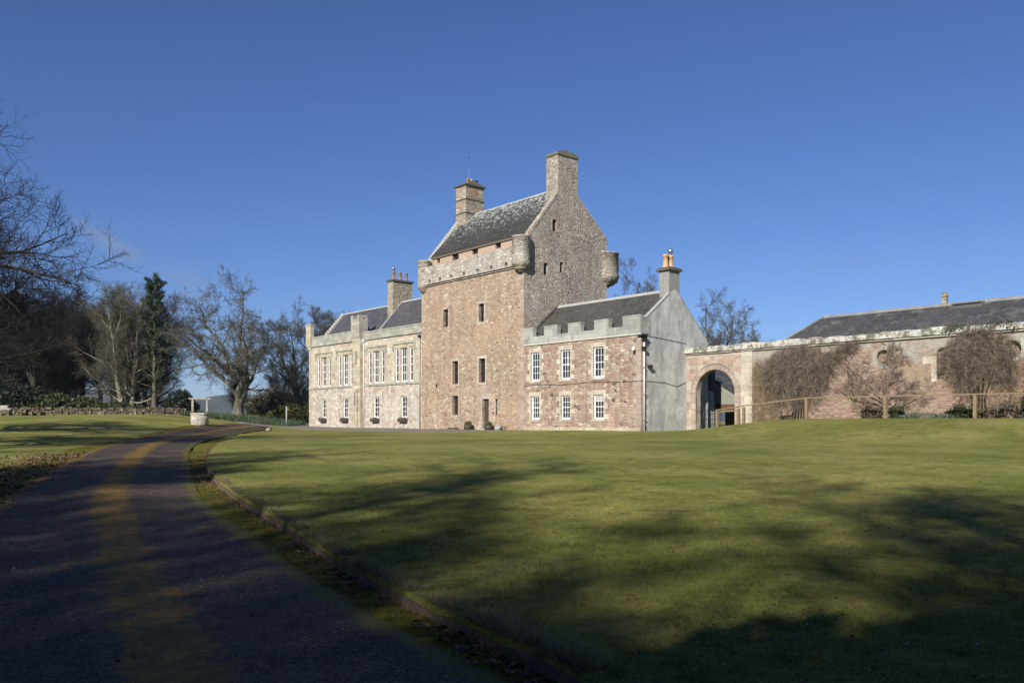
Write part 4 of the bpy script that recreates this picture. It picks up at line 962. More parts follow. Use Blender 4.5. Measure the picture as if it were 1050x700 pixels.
# old spreading oak: short bole, heavy forks
tree_data('oak', 14, [((0, 0, 0), (-.10, 0, 1), 11.5, .52), ((.1, 0, 1.5), (.52, .05, .85), 10.5, .36), ((-.3, 0, 3.6), (-.85, .1, .62), 10.0, .27), ((-.1, .1, 3.0), (.1, .75, .7), 9.0, .27), ((-.35, 0, 4.6), (-.35, -.65, .75), 8.5, .24), ((-.4, 0, 5.0), (.30, -.15, .95), 10.0, .26), ((-.45, 0, 5.6), (-.42, .25, .85), 9.5, .25), ((.9, 0, 3.6), (.8, -.2, .6), 7.5, .2)],
  [dict(wob=.15, trop=.045, K=14, end=.13), dict(n=12, t0=.2, t1=1, ang=54, asd=16, len=.40, taper=.35, rr=.45, wob=.2, trop=.05, K=7, end=.28),
   dict(n=6, t0=.1, t1=1, ang=48, asd=16, len=.56, taper=.35, rr=.55, wob=.2, trop=.04, K=5, rmin=.024),
   dict(n=5, t0=.1, t1=1, ang=46, asd=14, len=.60, taper=.3, rr=.55, wob=.2, trop=.03, K=4, rmin=.016, rmax=.03),
   dict(n=8, t0=.08, t1=1, ang=46, asd=14, len=.62, taper=.3, rr=.6, wob=.18, trop=.03, K=3, rmin=.012, rmax=.017, minlen=.3)])
# tall ash-like trees
for kk, sd_, h_ in (('ash', 21, 15), ('ash2', 22, 15), ('ash3', 23, 15)):
    tree_data(kk, sd_, [((0, 0, 0), (.03 * (sd_ - 22), .02, 1), h_ * .82, .34), ((0, 0, 3.0), (.3 * (sd_ - 21.6), .25, 1), h_ * .62, .21)],
      [dict(wob=.05, trop=.02, K=14, end=.12), dict(n=15, t0=.18, t1=.99, ang=44, asd=14, len=.40, taper=.5, rr=.48, wob=.13, trop=.08, K=7),
       dict(n=7, t0=.12, t1=1, ang=42, asd=14, len=.56, taper=.4, rr=.58, wob=.16, trop=.05, K=5, rmin=.022),
       dict(n=6, t0=.1, t1=1, ang=40, asd=14, len=.62, taper=.3, rr=.6, wob=.16, trop=.03, K=4, rmin=.014),
       dict(n=6, t0=.1, t1=1, ang=40, asd=14, len=.72, taper=.3, rr=.6, wob=.16, trop=.02, K=3, rmin=.013, rmax=.019, minlen=.4)])
# several-stemmed beech: steep fine branches
tree_data('multi', 31, [((-.35, 0, 0), (-.10, 0, 1), 11.5, .27), ((.42, .1, 0), (.12, .03, 1), 12, .25), ((.1, .5, 0), (.02, .14, 1), 12, .24), ((-.2, .6, 0), (-.26, .08, 1), 10.5, .2)],
  [dict(wob=.04, trop=.03, K=12, end=.15), dict(n=20, t0=.1, t1=.99, ang=42, asd=12, len=.38, taper=.45, rr=.5, wob=.11, trop=.08, K=7),
   dict(n=8, t0=.1, t1=1, ang=40, asd=12, len=.54, taper=.35, rr=.6, wob=.14, trop=.04, K=5, rmin=.017),
   dict(n=7, t0=.1, t1=1, ang=40, asd=12, len=.6, taper=.3, rr=.6, wob=.14, trop=.02, K=4, rmin=.012, rmax=.02),
   dict(n=5, t0=.1, t1=1, ang=40, asd=12, len=.7, taper=.3, rr=.6, wob=.15, trop=.02, K=3, rmin=.013, rmax=.018, minlen=.4)])
# near tree with long arching twigs
tree_data('near', 41, [((0, 0, 0), (.02, 0, 1), 9.0, .48)],
  [dict(wob=.04, trop=.02, K=8, end=.5), dict(n=21, t0=.18, t1=1, ang=64, asd=16, len=.86, taper=.2, rr=.42, wob=.12, trop=.04, K=11, end=.2),
   dict(n=11, t0=.15, t1=1, ang=46, asd=14, len=.46, taper=.3, rr=.55, wob=.15, trop=.035, K=8),
   dict(n=11, t0=.12, t1=1, ang=44, len=.48, taper=.3, rr=.55, wob=.15, trop=.05, K=5, rmin=.012),
   dict(n=8, t0=.15, t1=1, ang=42, len=.55, taper=.3, rr=.6, wob=.14, trop=.07, K=3, rmin=.008, rmax=.012, minlen=.3)])
# leaf clouds
def cloud(seed, lobes, n, size, flat=.0):
    rs = np.random.RandomState(seed); Ls = np.array(lobes, float); w_ = (Ls[:, 3] * Ls[:, 4] * Ls[:, 5]) ** .67; k = rs.choice(len(Ls), n, p=w_ / w_.sum())
    d = nrm(rs.normal(0, 1, (n, 3))); rad = rs.uniform(.45, 1.05, n) ** .6; lump = 1 + .18 * np.sin(d[:, 0] * 7 + k) * np.sin(d[:, 1] * 6 + d[:, 2] * 5 + k)
    c = Ls[k, :3] + d * Ls[k, 3:6] * (rad * lump)[:, None]; c = c[c[:, 2] > -.1]; n = len(c)
    a = nrm(rs.normal(0, 1, (n, 3))); b = nrm(np.cross(a, rs.normal(0, 1, (n, 3)))); s = size * rs.uniform(.6, 1.4, (n, 1))
    V = np.stack([c - a * s, c - b * s * .45, c + a * s, c + b * s * .45], 1); return V.reshape(-1, 3), np.arange(n * 4).reshape(-1, 4)
def bush(name, label, x, y, lobes, n, size, mat, seed, group=None, stems=True, cat='bush', house=False, z=None):
    if house: wx, wy = W(x, y)
    else: wx, wy = x, y
    t = thing(name, label, cat, (wx, wy, (Tz(wx, wy) if z is None else z) - .05), group=group, rot=ROT if house else 0)
    V, F = cloud(seed, lobes, n, size); npmesh('foliage', V, F, MT[mat], t)
    if stems:
        rs = random.Random(seed); m = MB()
        for i in range(7):
            l = lobes[i % len(lobes)]; m.tube([(l[0] * .3 + rs.uniform(-.2, .2), l[1] * .3 + rs.uniform(-.2, .2), 0), (l[0] * .7, l[1] * .7, l[2] * .6), (l[0] + rs.uniform(-.5, .5) * l[3], l[1], l[2] + l[5] * .3)], [.06, .045, .02], 5)
        m.build('stem', 'bark_dark', t)
    return t
# ---- left side
place_tree('near', 'bare_tree', 'large bare tree at the left edge, nearest the drive, with long arching shade-darkened branches', -23.3, 31, 'bark_dark', 'twig_dark', 1.0, .4)
place_tree('near', 'bare_tree', 'second bare tree at the left edge, behind the one nearest the drive', -33.0, 46, 'bark_dark', 'twig_dark', 1.0, 2.2)
place_tree('near', 'bare_tree', 'third bare tree at the left edge, between the other two', -27.2, 37, 'bark_dark', 'twig_dark', .95, 3.9)
place_tree('oak', 'bare_tree', 'old spreading bare tree with a thick forked trunk behind the stone well', -30.8, 93, 'bark_oak', 'twig_oak', 1.0, 0.0, sz=.99)
place_tree('multi', 'bare_tree', 'several stemmed bare tree with pale trunks left of the dark conifer', -44.2, 95, 'bark_pale', 'twig_pale', 1.1, .3)
GL = 'dark bare trees at the far left'
for i, (x, y, k, s, a) in enumerate([(-53, 92, 'ash', 1.0, 1.0), (-58, 97, 'ash2', 1.0, 2.2), (-62, 104, 'ash3', 1.15, .4), (-56, 108, 'ash', 1.1, 3.0), (-65, 95, 'ash2', .95, 4.4), (-49.5, 103, 'ash3', .95, 5.0), (-47.5, 99, 'ash2', .9, .9), (-60.5, 91, 'ash3', .9, 3.6), (-51, 112, 'ash2', 1.05, 1.7), (-68, 108, 'ash', 1.1, 5.5), (-55.2, 98, 'multi', .95, 2.0), (-46, 103, 'multi', 1.0, 1.2), (-46.5, 106, 'multi', 1.1, 4.2), (-59, 94, 'multi', .9, 0.2), (-51.5, 97, 'multi', 1.0, 2.7), (-57, 101, 'multi', 1.15, 5.1), (-48.5, 98, 'ash2', .85, 4.0)]):
    place_tree(k, 'bare_tree', ['dark bare tree just left of the several stemmed tree', 'dark bare tree third from the left edge behind the low stone wall', 'tall dark bare tree deep in the left hand wood', 'dark bare tree at the back of the left hand wood', 'dark bare tree at the far left edge of the wood', 'reddish bare tree half hidden behind the several stemmed tree', 'reddish bare tree touching the left side of the several stemmed tree', 'dark bare tree directly above the pale stone bench', 'bare tree at the back of the wood left of the conifer', 'farthest dark bare tree beyond the left edge of the wood', 'dark many stemmed bare tree in the middle of the left hand wood', 'many stemmed bare tree just behind and left of the dark conifer', 'many stemmed bare tree behind the one with pale trunks', 'dark many stemmed bare tree above the left end of the low wall', 'dark many stemmed bare tree filling the gap left of the pale trunks', 'largest dark many stemmed bare tree at the back of the left hand wood', 'small dark bare tree just behind the left of the pale trunks'][i], x, y, 'bark_dark', 'twig_dark' if i not in (5, 6, 8, 11, 12) else 'twig_red', s, a, GL)
for x, y, k, s, a, lb in [(-27.0, 104, 'ash', 1.0, .7, 'ivy trunked bare tree between the old spreading tree and the house'), (-24.2, 106, 'ash2', 1.12, 2.0, 'tall ivy trunked tree rising beside the left end of the house'),
        (-21.5, 118, 'ash', 1.0, 5.2, 'bare tree partly hidden behind the left gable of the house'), (-28.5, 104, 'multi', .5, 1.1, 'low bushy bare tree right of the old spreading tree'), (-25.0, 99, 'multi', .42, 2.1, 'small twiggy tree behind the yellow green shrub'),
        (-22.8, 104, 'multi', .55, 5.0, 'small bare tree close to the left end of the house'), (-25.8, 114, 'ash3', 1.0, .5, 'tall bare tree at the back between the old spreading tree and house'), (-37.0, 112, 'multi', .42, 2.5, 'small pale twiggy tree far behind the stone well')]:
    place_tree(k, 'bare_tree', lb, x, y, 'bark_ivy', 'twig_oak', s, a, 'bare trees left of the house')
# conifer
def conifer(x, y, H, label, seed=3):
    t = thing('conifer_tree', label, 'tree', (x, y, Tz(x, y) - .1)); rs = np.random.RandomState(seed)
    g = grow(seed, [((0, 0, 0), (.01, 0, 1), H, .3)], [dict(wob=.012, trop=.02, K=14, end=.06), dict(n=95, t0=.2, t1=.985, ang=62, asd=10, len=.19, taper=.62, rr=.28, wob=.08, trop=.06, K=6)])
    V, F = tubes(g, [9, 4]); npmesh('trunk', V, F, MT['bark_ivy'], t, True)
    P = g[1][0]; keep = (P[:, 0, 2] > H * .36) | (rs.uniform(size=len(P)) < .3); P = P[keep]
    side = P[:, -1, 0] > -.4; P = P[side | (P[:, 0, 2] > H * .68) | (rs.uniform(size=len(P)) < .45)]
    N = len(P); m_ = 190; f = rs.uniform(.25, 1, (N, m_)) * (P.shape[1] - 1.001); i = f.astype(int); fr = (f - i)[..., None]; n_ = np.arange(N)[:, None]
    c = (P[n_, i] * (1 - fr) + P[n_, i + 1] * fr + rs.normal(0, .13, (N, m_, 3))).reshape(-1, 3)
    a = nrm(rs.normal(0, 1, c.shape) + [0, 0, .5]); b = nrm(np.cross(a, rs.normal(0, 1, c.shape))); s = .115 * rs.uniform(.6, 1.5, (len(c), 1))
    V = np.stack([c - a * s, c - b * s * .3, c + a * s, c + b * s * .3], 1).reshape(-1, 3); npmesh('crown', V, np.arange(len(V)).reshape(-1, 4), MT['needles'], t)
conifer(-40.6, 94, 15.4, 'tall narrow dark green conifer between the several stemmed tree and the old spreading tree')
bush('yew_bush', 'dark rounded yew bush standing left of the stone well', -35.6, 89, [(0, 0, .9, 1.5, 1.4, 1.1), (.2, 0, 1.7, 1.0, 1, .9), (-.7, 0, .8, 1.2, 1.1, .9), (.9, .2, .7, 1.0, 1, .8)], 9000, .12, 'yew', 5)
for i, (x, y, h_) in enumerate([(-53, 88, 3.4), (-56.5, 89.5, 5.2), (-60, 90, 6.4)]):
    bush('evergreen_bush', ['low dark evergreen bush behind the low wall, between bench and several stemmed tree', 'large dark evergreen bush behind the middle of the low wall', 'dark evergreen bush behind the stone bench at the left edge'][i], x, y, [(0, 0, h_ * .45, 3.0, 2.2, h_ * .5), (1.8, .4, h_ * .35, 2.2, 2, h_ * .4), (-1.9, .3, h_ * .5, 2.1, 2, h_ * .5)], 11000, .16, 'yew', 40 + i, 'dark evergreen bushes at the far left')
for i, (x, y, h_) in enumerate([(-48.4, 88, 2.4), (-46, 89, 2.0), (-44, 92, 1.5)]):
    bush('rhododendron_bush', ['green rhododendron bush left of the pale trunks', 'mid green rhododendron bush in front of the pale trunks', 'small green bush right beside the pale trunks'][i], x, y, [(0, 0, h_ * .45, 1.6, 1.4, h_ * .5), (1.1, .2, h_ * .3, 1.3, 1.2, h_ * .35), (-1.1, -.2, h_ * .35, 1.3, 1.2, h_ * .4)], 7000, .14, 'rhodo', 50 + i, 'rhododendrons by the low wall')
for i, (x, y, h_, mt_) in enumerate([(-25.5, 95, 2.2, 'laurel'), (-23.2, 97, 3.0, 'rhodo'), (-28.2, 100, 3.6, 'scrub'), (-24.5, 103, 5.0, 'scrub'), (-31.5, 106, 3.6, 'scrub')]):
    bush('shrub', ['yellow green shrub behind the bulb bed near the grey post', 'dark green shrub beside the left end of the house', 'brownish leafless thicket right of the old spreading tree', 'tall brown thicket close to the left end of the house', 'brown thicket directly behind the old spreading tree'][i], x, y, [(0, 0, h_ * .45, 1.6, 1.5, h_ * .5), (1.2, .3, h_ * .35, 1.4, 1.2, h_ * .4), (-1.3, 0, h_ * .3, 1.4, 1.3, h_ * .36)], 5200 if mt_ != 'scrub' else 4200, .13 if mt_ != 'scrub' else .15, mt_, 60 + i, 'shrubs left of the house')
# trees beyond the house
place_tree('oak', 'bare_tree', 'bare round crowned tree rising behind the arch and the grey gable', 26.6, 112, 'bark_oak', 'twig_oak', .98, 2.2, sz=1.12)
place_tree('oak', 'bare_tree', 'lower bare tree behind the brick wall right of the arch', 32.6, 116, 'bark_oak', 'twig_oak', .82, 4.1, sz=.92)
place_tree('ash3', 'bare_tree', 'bare tree showing between the tower and the chimney of the low wing', 16.4, 112, 'bark_dark', 'twig_red', 1.2, 2.4, sz=1.5)
place_tree('ash', 'bare_tree', 'bare tree whose top shows just left of the low wing chimney', 20.5, 122, 'bark_oak', 'twig_oak', 1.0, 2.4, sz=1.5)
place_tree('ash3', 'bare_tree', 'bare tree seen through the arched gateway', 20.5, 90, 'bark_oak', 'twig_oak', .8, .9)
# trees behind the viewpoint that shade the foreground
SH = [(-23, -4, 'ash3', 1.3), (-19, 1, 'multi', 1.1), (-28, 6, 'ash', 1.1), (-40, -16, 'ash', 1.5), (-33, -22, 'oak', 1.4), (-26, -15, 'ash2', 1.55), (-21, -19, 'oak', 1.3), (-15, -15, 'ash3', 1.6), (-10, -19, 'ash2', 1.25), (-3, -15, 'ash', 1.2), (-36, -33, 'ash2', 2.0), (-24, -34, 'multi', 2.0), (-11, -36, 'ash', 2.0), (-30, -8, 'multi', 1.3), (-18, -25, 'ash2', 1.8), (-46, -3, 'oak', 1.2), (-40, 4, 'ash3', 1.2), (-33, 13, 'ash2', 1.1), (-6, -26, 'multi', 1.9)]
for i, (x, y, k, s) in enumerate(SH):
    place_tree(k, 'bare_tree', 'bare tree standing behind the viewpoint beside the drive', x, y, 'bark_oak' if k == 'oak' else 'bark_dark', 'twig_oak' if k == 'oak' else 'twig_dark', s, i * 1.3, 'trees behind the viewpoint')
for i, (x, y, s) in enumerate([(-17, -7, .8), (-14.5, -9, .95), (-12, -7, .8), (-9.5, -9, .9), (-7, -7, .75), (-4.5, -9, .9), (-2, -6.5, .75), (.5, -8, .85), (3.5, -6, .6), (-20, -9, .95), (-23, -8, .9)]):
    bush('yew_tree', 'tall dark yew standing behind the viewpoint beside the drive', x, y, [(0, 0, 3.4 * s, 2.8, 2.6, 3.6 * s), (1.6, .4, 5.8 * s, 2.2, 2.2, 2.6 * s), (-1.6, -.3, 5.2 * s, 2.3, 2.2, 2.5 * s), (.2, 0, 8.2 * s, 1.5, 1.5, 2.2 * s), (2.6, 0, 3.0 * s, 2, 2, 1.8 * s)], 9000, .3, 'yew', 80 + i, 'yews behind the viewpoint', cat='tree')

# ------------------------------------------------------------------ climbers and plants on the garden wall
def creeper(label, seed, N, inside, x0, x1, z0, z1, mat, length, bulge, droop, rad=.009, leaves=0, stem=True):
    xc = (x0 + x1) / 2; wx, wy = W(xc, WY); zb = Tz(*W(xc, WY - .3))
    t = thing('wall_creeper', label, 'creeper', (wx, wy, zb), rot=ROT); rs = np.random.RandomState(seed)
    c = np.c_[rs.uniform(x0, x1, N * 4), rs.uniform(z0, z1, N * 4)]; c = c[inside(c[:, 0], c[:, 1])][:N]; n = len(c)
    ex = (c[:, 0] - xc) / (x1 - x0) * 2; ez = (c[:, 1] - (z0 + z1) / 2) / (z1 - z0) * 2
    d = bulge * np.clip(1 - .7 * (ex ** 2 + ez ** 2 * .6), .12, 1) * rs.uniform(.1, 1, n)
    P0 = np.c_[c[:, 0] - xc, -d, c[:, 1] - zb]; D = nrm(np.c_[rs.normal(0, .8, n) + ex * .4, rs.normal(-.1, .35, n), rs.normal(-droop, .7, n)])
    P, Rr = poly(rs, P0, D, length * rs.uniform(.5, 1.4, n), np.full(n, rad), 5, .28, -.14 * droop, .4)
    P[..., 1] = np.minimum(P[..., 1], -.02)
    V, F = tubes([(P, Rr)], [3]); npmesh('stems', V, F, MT[mat], t)
    m = MB()
    for i in range(5 if stem else 0): a = (i - 2) * .22; m.tube([(a, -.08, 0), (a * .6 + .1, -.12, 1.0), (a * 1.5, -.1, 2.2), (a * 3, -.1, 3.2)], [.05, .045, .035, .02], 6)
    if stem: m.build('trunk', 'bark_dark', t)
    if leaves:
        V, F = cloud(seed + 1, [((x - xc), -.15, z1 - zb - .1 + .15 * math.sin(x * 3), .5, .2, .22) for x in np.linspace(x0 + .3, x1 - .2, 9)], leaves, .06); npmesh('foliage', V, F, MT['ivyleaf'], t)
    return t
KEEP = np.random.RandomState(99)
def in1(x, z):
    u = (x - 8.3) / 2.15; top = 6.1 - .9 * np.abs(u) ** 2.4; bot = np.where(np.abs(u + .05) < .52, 1.9 + 1.2 * np.abs(u), 3.5 + .5 * np.sin(x * 5))
    return (KEEP.uniform(size=x.shape) < np.clip((z - 1.7) / 2.3, .08, 1)) & (np.abs(u) < 1) & (z < top) & (z > bot + .35 * np.sin(x * 11) + .3 * np.sin(x * 27)) & (np.sin(x * 7.3 + z * 2.1) * np.sin(z * 5.1 - x * 3.3) < .15 + .6 * (z - 2.2) / 3)
creeper('wide brown leafless creeper drooping over the brick wall nearer the arch', 1, 3300, in1, 6.1, 10.5, 1.7, 6.2, 'creeper', .85, .5, .75)
def in1b(x, z): return (z < 6.2 - (11.6 - x) * .0) & (z > 4.6 + .6 * (x - 10.2)) & (z < 5.4 + .55 * (x - 10.2))
creeper('small dark tangle of creeper beside the wide brown one', 2, 900, in1b, 10.2, 12.0, 4.2, 6.3, 'creeper', .5, .3, .2, stem=False)
def in2(x, z):
    u = (x - 18.3) / 1.75; top = 6.2 - .9 * np.abs(u) ** 2.6 - .5 * (u < -.4) * (np.abs(u) - .4); bot = 3.0 + .55 * np.sin(x * 3.1) + .7 * np.abs(u)
    return (KEEP.uniform(size=x.shape) < np.clip((z - 2.5) / 1.6, .1, 1)) & (np.abs(u) < 1 + .1 * np.sin(z * 9)) & (z < top + .12 * np.sin(x * 13)) & (z > bot + .3 * np.sin(x * 17)) & (np.sin(x * 8.3 + z * 2.7) * np.sin(z * 6.1 - x * 3.3) < .25 + .6 * (z - 3) / 2.5)
creeper('dense brown leafless creeper bulging from the far right of the brick wall', 3, 4300, in2, 16.5, 20.1, 2.5, 6.3, 'creeper', .45, .75, .35, .008, 700)
def in3(x, z): return (z < 5.2 - .5 * np.abs(x - 5.9) * 1.6 + .3 * np.sin(x * 6)) & (z > 1.3)
creeper('thin ochre twiggy creeper on the brick right beside the arch pilaster', 4, 1500, in3, 5.15, 7.1, 1.3, 5.6, 'creeper_pale', .5, .12, -.5, .008, stem=False)
def in4(x, z): return (z > 2.0) & (z < 4.6 + .4 * np.sin(x * 4))
creeper('thin grey twiggy growth hanging below the dense creeper at the right', 5, 1500, in4, 17.4, 21.2, 1.9, 4.9, 'creeper_pale', .4, .2, .0, .007, stem=False)
def wall_tree(label, x, seed, W_, H_):
    zb = Tz(*W(x, WY - .4)); t = thing('wall_tree', label, 'tree', (*W(x, WY), zb), rot=ROT)
    g = grow(seed, [((0, 0, 0), (.05, 0, 1), 1.3, .075), ((.05, 0, .5), (-.75, 0, .75), 2.9, .05), ((0, 0, .9), (.8, 0, .6), 2.5, .048), ((0, 0, .8), (-1, 0, .42), 2.6, .04), ((.05, 0, 1.0), (-.25, 0, 1), 3.2, .045), ((0, 0, .6), (1, 0, .2), 2.5, .04), ((0, 0, 1.1), (.35, 0, 1), 2.4, .04), ((0, 0, .9), (-.95, 0, .8), 3.4, .036)],
             [dict(wob=.15, trop=.0, K=9, end=.3), dict(n=12, t0=.15, t1=1, ang=52, asd=18, len=.40, taper=.2, rr=.6, wob=.28, trop=.03, K=6), dict(n=8, t0=.1, t1=1, ang=55, len=.48, taper=.3, rr=.6, wob=.28, trop=.07, K=4, rmin=.011), dict(n=4, t0=.1, t1=1, ang=50, len=.7, taper=.2, rr=.6, wob=.24, trop=.1, K=3, rmin=.008, rmax=.013, minlen=.2)])
    gg = []
    for P, Rr in g:
        P = P.copy(); P[..., 1] = -.12 + np.clip(P[..., 1] * .15, -.2, .08); gg.append((P, Rr))
    V, F = tubes(gg[:2], [7, 5]); npmesh('trunk', V, F, MT['creeper'], t, True); V, F = tubes(gg[2:], [4, 3]); npmesh('crown', V, F, MT['creeper'], t)
wall_tree('wall trained fruit tree with twisted bare branches between the two brown creepers', 13.6, 9, 4, 4)
for i, (x, y, lob, n, s, mt_, lb, nm) in enumerate([
    (12.9, 4.15, [(0, 0, .4, .5, .3, .42), (.4, 0, .3, .4, .3, .3)], 700, .07, 'scrub', 'brownish shrub at the foot of the wall below the trained fruit tree', 'shrub'),
    (14.4, 4.2, [(0, 0, .35, .45, .3, .4)], 700, .06, 'rhodo', 'small green shrub just right of the trained tree stem', 'shrub'),
    (15.9, 4.0, [(0, 0, .12, 1.1, .35, .22), (.9, 0, .1, .6, .3, .18), (-.7, 0, .12, .5, .3, .2)], 2600, .05, 'heather', 'low grey green mat of plants along the foot of the brick wall', 'low_plant'),
    (17.6, 4.2, [(0, 0, .4, .35, .25, .42), (.6, 0, .3, .4, .25, .32), (-.4, 0, .25, .3, .25, .3)], 1500, .06, 'rhodo', 'spiky dark green plants at the wall foot left of the right hand fence post', 'low_plant'),
    (19.9, 4.15, [(0, 0, .45, .5, .3, .5), (.8, 0, .35, .5, .3, .4), (-.8, .1, .3, .5, .3, .35)], 1100, .06, 'scrub', 'brown bushy shrub under the dense creeper', 'shrub'),
    (21.0, 4.1, [(0, 0, .9, .45, .35, .8)], 1500, .06, 'rhodo', 'upright green shrub at the far right of the brick wall', 'shrub'),
    (7.9, 4.2, [(0, 0, .2, .5, .25, .25)], 500, .06, 'scrub', 'little brown shrub under the wide drooping creeper', 'shrub')]):
    bush(nm, lb, x, y, lob, n, s, mt_, 120 + i, 'plants at the foot of the garden wall', stems=False, cat='plant', house=True, z=Tz(*W(x, y)))
# ------------------------------------------------------------------ fence
fx = [5.45, 5.82, 9.97, 14.5, 18.9, 23.3, 27.7]; fy = 2.7
fn = thing('rail_fence', 'low timber post and single rail fence running in front of the brick garden wall', 'fence', (*W(14, fy), Tz(*W(14, fy))), rot=0)
fn.rotation_euler = (0, 0, ROT); fn.location = (*W(14, fy), Tz(*W(14, fy))); ORG[fn.name] = (14, fy, Tz(*W(14, fy)))
def post(x, y, h, w_=.075):
    z = Tz(*W(x, y)); m = MB(); m.box(x - w_, x + w_, y - w_, y + w_, z - .2, z + h); m.build('post', 'oak', fn); return z + h
tops = [post(x, fy, 1.13) for x in fx]; z0 = post(3.9, fy, 1.17)
def rail(x0, z0, x1, z1, y, h=.07):
    m = MB(); m.prism([(x0, z0), (x1, z1), (x1, z1 + h), (x0, z0 + h)], y - .06, y + .06, 'y'); m.build('rail', 'oak', fn)
rail(3.8, z0 + .002, 5.82, tops[1] + .06, fy); rail(3.8, z0 - .09, 5.45, tops[0] - .18, fy + .1, .09)
for i in range(1, len(fx) - 1): rail(fx[i] + .003, tops[i] + .002 + (.06 if i == 1 else 0), fx[i + 1], tops[i + 1] + .002, fy)

# ------------------------------------------------------------------ small things by the house and on the left lawn
def planter(x, label, sz):
    z = Tz(*W(x, -.6)) - .1; t = thing('planter', label, 'planter', (*W(x, -.6), z), group='planters either side of the tower door', rot=ROT)
    t.scale = (.85, .85, .85)
    m = MB(); m.lathe([(0, .0), (.34, 0), (.38, .25), (.39, .46), (.34, .46), (.33, .4), (0, .4)], 0, 0, 16); m.build('tub', 'brown_paint', t)
    m = MB()
    m.lathe([(.37, .12), (.385, .12), (.39, .17), (.37, .17)], 0, 0, 16); m.build('hoop', 'black', t)
    V, F = cloud(int(-x * 10), [(0, 0, .58, .32 * sz, .32 * sz, .26 * sz), (.1, 0, .52, .26 * sz, .26, .2)], 1500, .05); npmesh('foliage', V, F, MT['box'], t)
planter(-17.35, 'dark wooden tub of clipped green foliage left of the tower door', 1.0); planter(-14.75, 'dark wooden tub of clipped green foliage right of the tower door', .85)
def rock(name, label, cat, x, y, r, mat, seed, house=False, sq=.7):
    wx, wy = W(x, y) if house else (x, y); rs = random.Random(seed); m = MB(); n = 10; pr = []
    for j in range(6):
        a = math.pi * j / 5
        pr.append((max(.001, math.sin(a)) * r, -math.cos(a) * r * sq + r * sq * .8))
    m.lathe(pr, 0, 0, n); m.v = [(x_ * (1 + rs.uniform(-.12, .12)), y_ * (1 + rs.uniform(-.12, .12)), z_ * (1 + rs.uniform(-.1, .1))) for x_, y_, z_ in m.v]
    o = m.build(name, mat); o.location = (wx, wy, Tz(wx, wy) - .1); tag(o, label, cat); return o
rock('stone', 'rounded pale grey stone on the gravel right of the tower door', 'stone', -13.75, -.5, .3, 'post_grey', 1, True)
t = thing('boot_scraper', 'small black boot scraper on the ground right of the pale stone', 'boot scraper', (*W(-13.2, -.4), Tz(*W(-13.2, -.4)) - .1), rot=ROT)
m = MB(); m.box(-.3, .3, -.12, .12, 0, .06); m.build('base', 'black', t); m = MB(); m.box(-.22, .22, -.02, .02, .22, .28); m.box(-.24, -.19, -.03, .03, .06, .28); m.box(.19, .24, -.03, .03, .06, .28); m.build('blade', 'black', t)
t = thing('drain_cover', 'low dark drain grating against the tower wall under the lower left window', 'drain', (*W(-19.7, -.35), Tz(*W(-19.7, -.35)) - .1), rot=ROT)
m = MB(); m.box(-.5, .5, -.25, .25, 0, .12); m.build('kerb', 'dark_stone', t)
m = MB()
for i in range(7): m.box(-.42 + i * .13, -.36 + i * .13, -.2, .2, .12, .16)
m.build('grating', 'black', t)
o = rock('marker_stone', 'small white painted stone at the corner of the lawn beside the drive', 'stone', -20.9, 71.2, .24, 'lichen_white', 2); o.location.z = Tz(-20.9, 71.2) - .08
# well
wx, wy = -26.9, 71.4; wz = Tz(wx, wy) - .14; wl = thing('stone_well', 'round whitish stone well with two posts and a lintel over it', 'well', (wx, wy, wz), rot=R(18))
m = MB(); m.lathe([(.72, 0), (.74, .45), (.72, .93), (.50, .95), (.46, .9), (.46, .2), (0, .2)], 0, 0, 26); m.build('drum', 'lichen_white', wl)
m = MB(); m.lathe([(.77, .9), (.78, 1.02), (.46, 1.03), (.45, .9)], 0, 0, 26); m.build('rim', 'lichen_white', wl)
for s_ in (-1, 1):
    m = MB(); m.box(s_ * .58 - .08, s_ * .58 + .08, -.08, .08, 1.03, 2.2); p = m.build('post', 'lichen_white', wl); m = MB(); m.box(s_ * .58 - .12, s_ * .58 + .12, -.12, .12, 1.03, 1.16); m.build('plinth', 'dark_stone', p)
m = MB(); m.box(-.9, .9, -.1, .1, 2.2, 2.31); m.box(-.82, .82, -.08, .08, 2.31, 2.34); m.build('lintel', 'lichen_white', wl)
# grey post
m = MB(); m.tube([(0, 0, -.2), (0, 0, 1.95)], .07, 8); m.lathe([(.08, 1.95), (.08, 2.0), (.0, 2.05)], 0, 0, 8); o = m.build('marker_post', 'post_grey'); o.location = (-23.4, 86, Tz(-23.4, 86) - .1); tag(o, 'slim grey post standing before the bulb bed near the left end of the house', 'post')
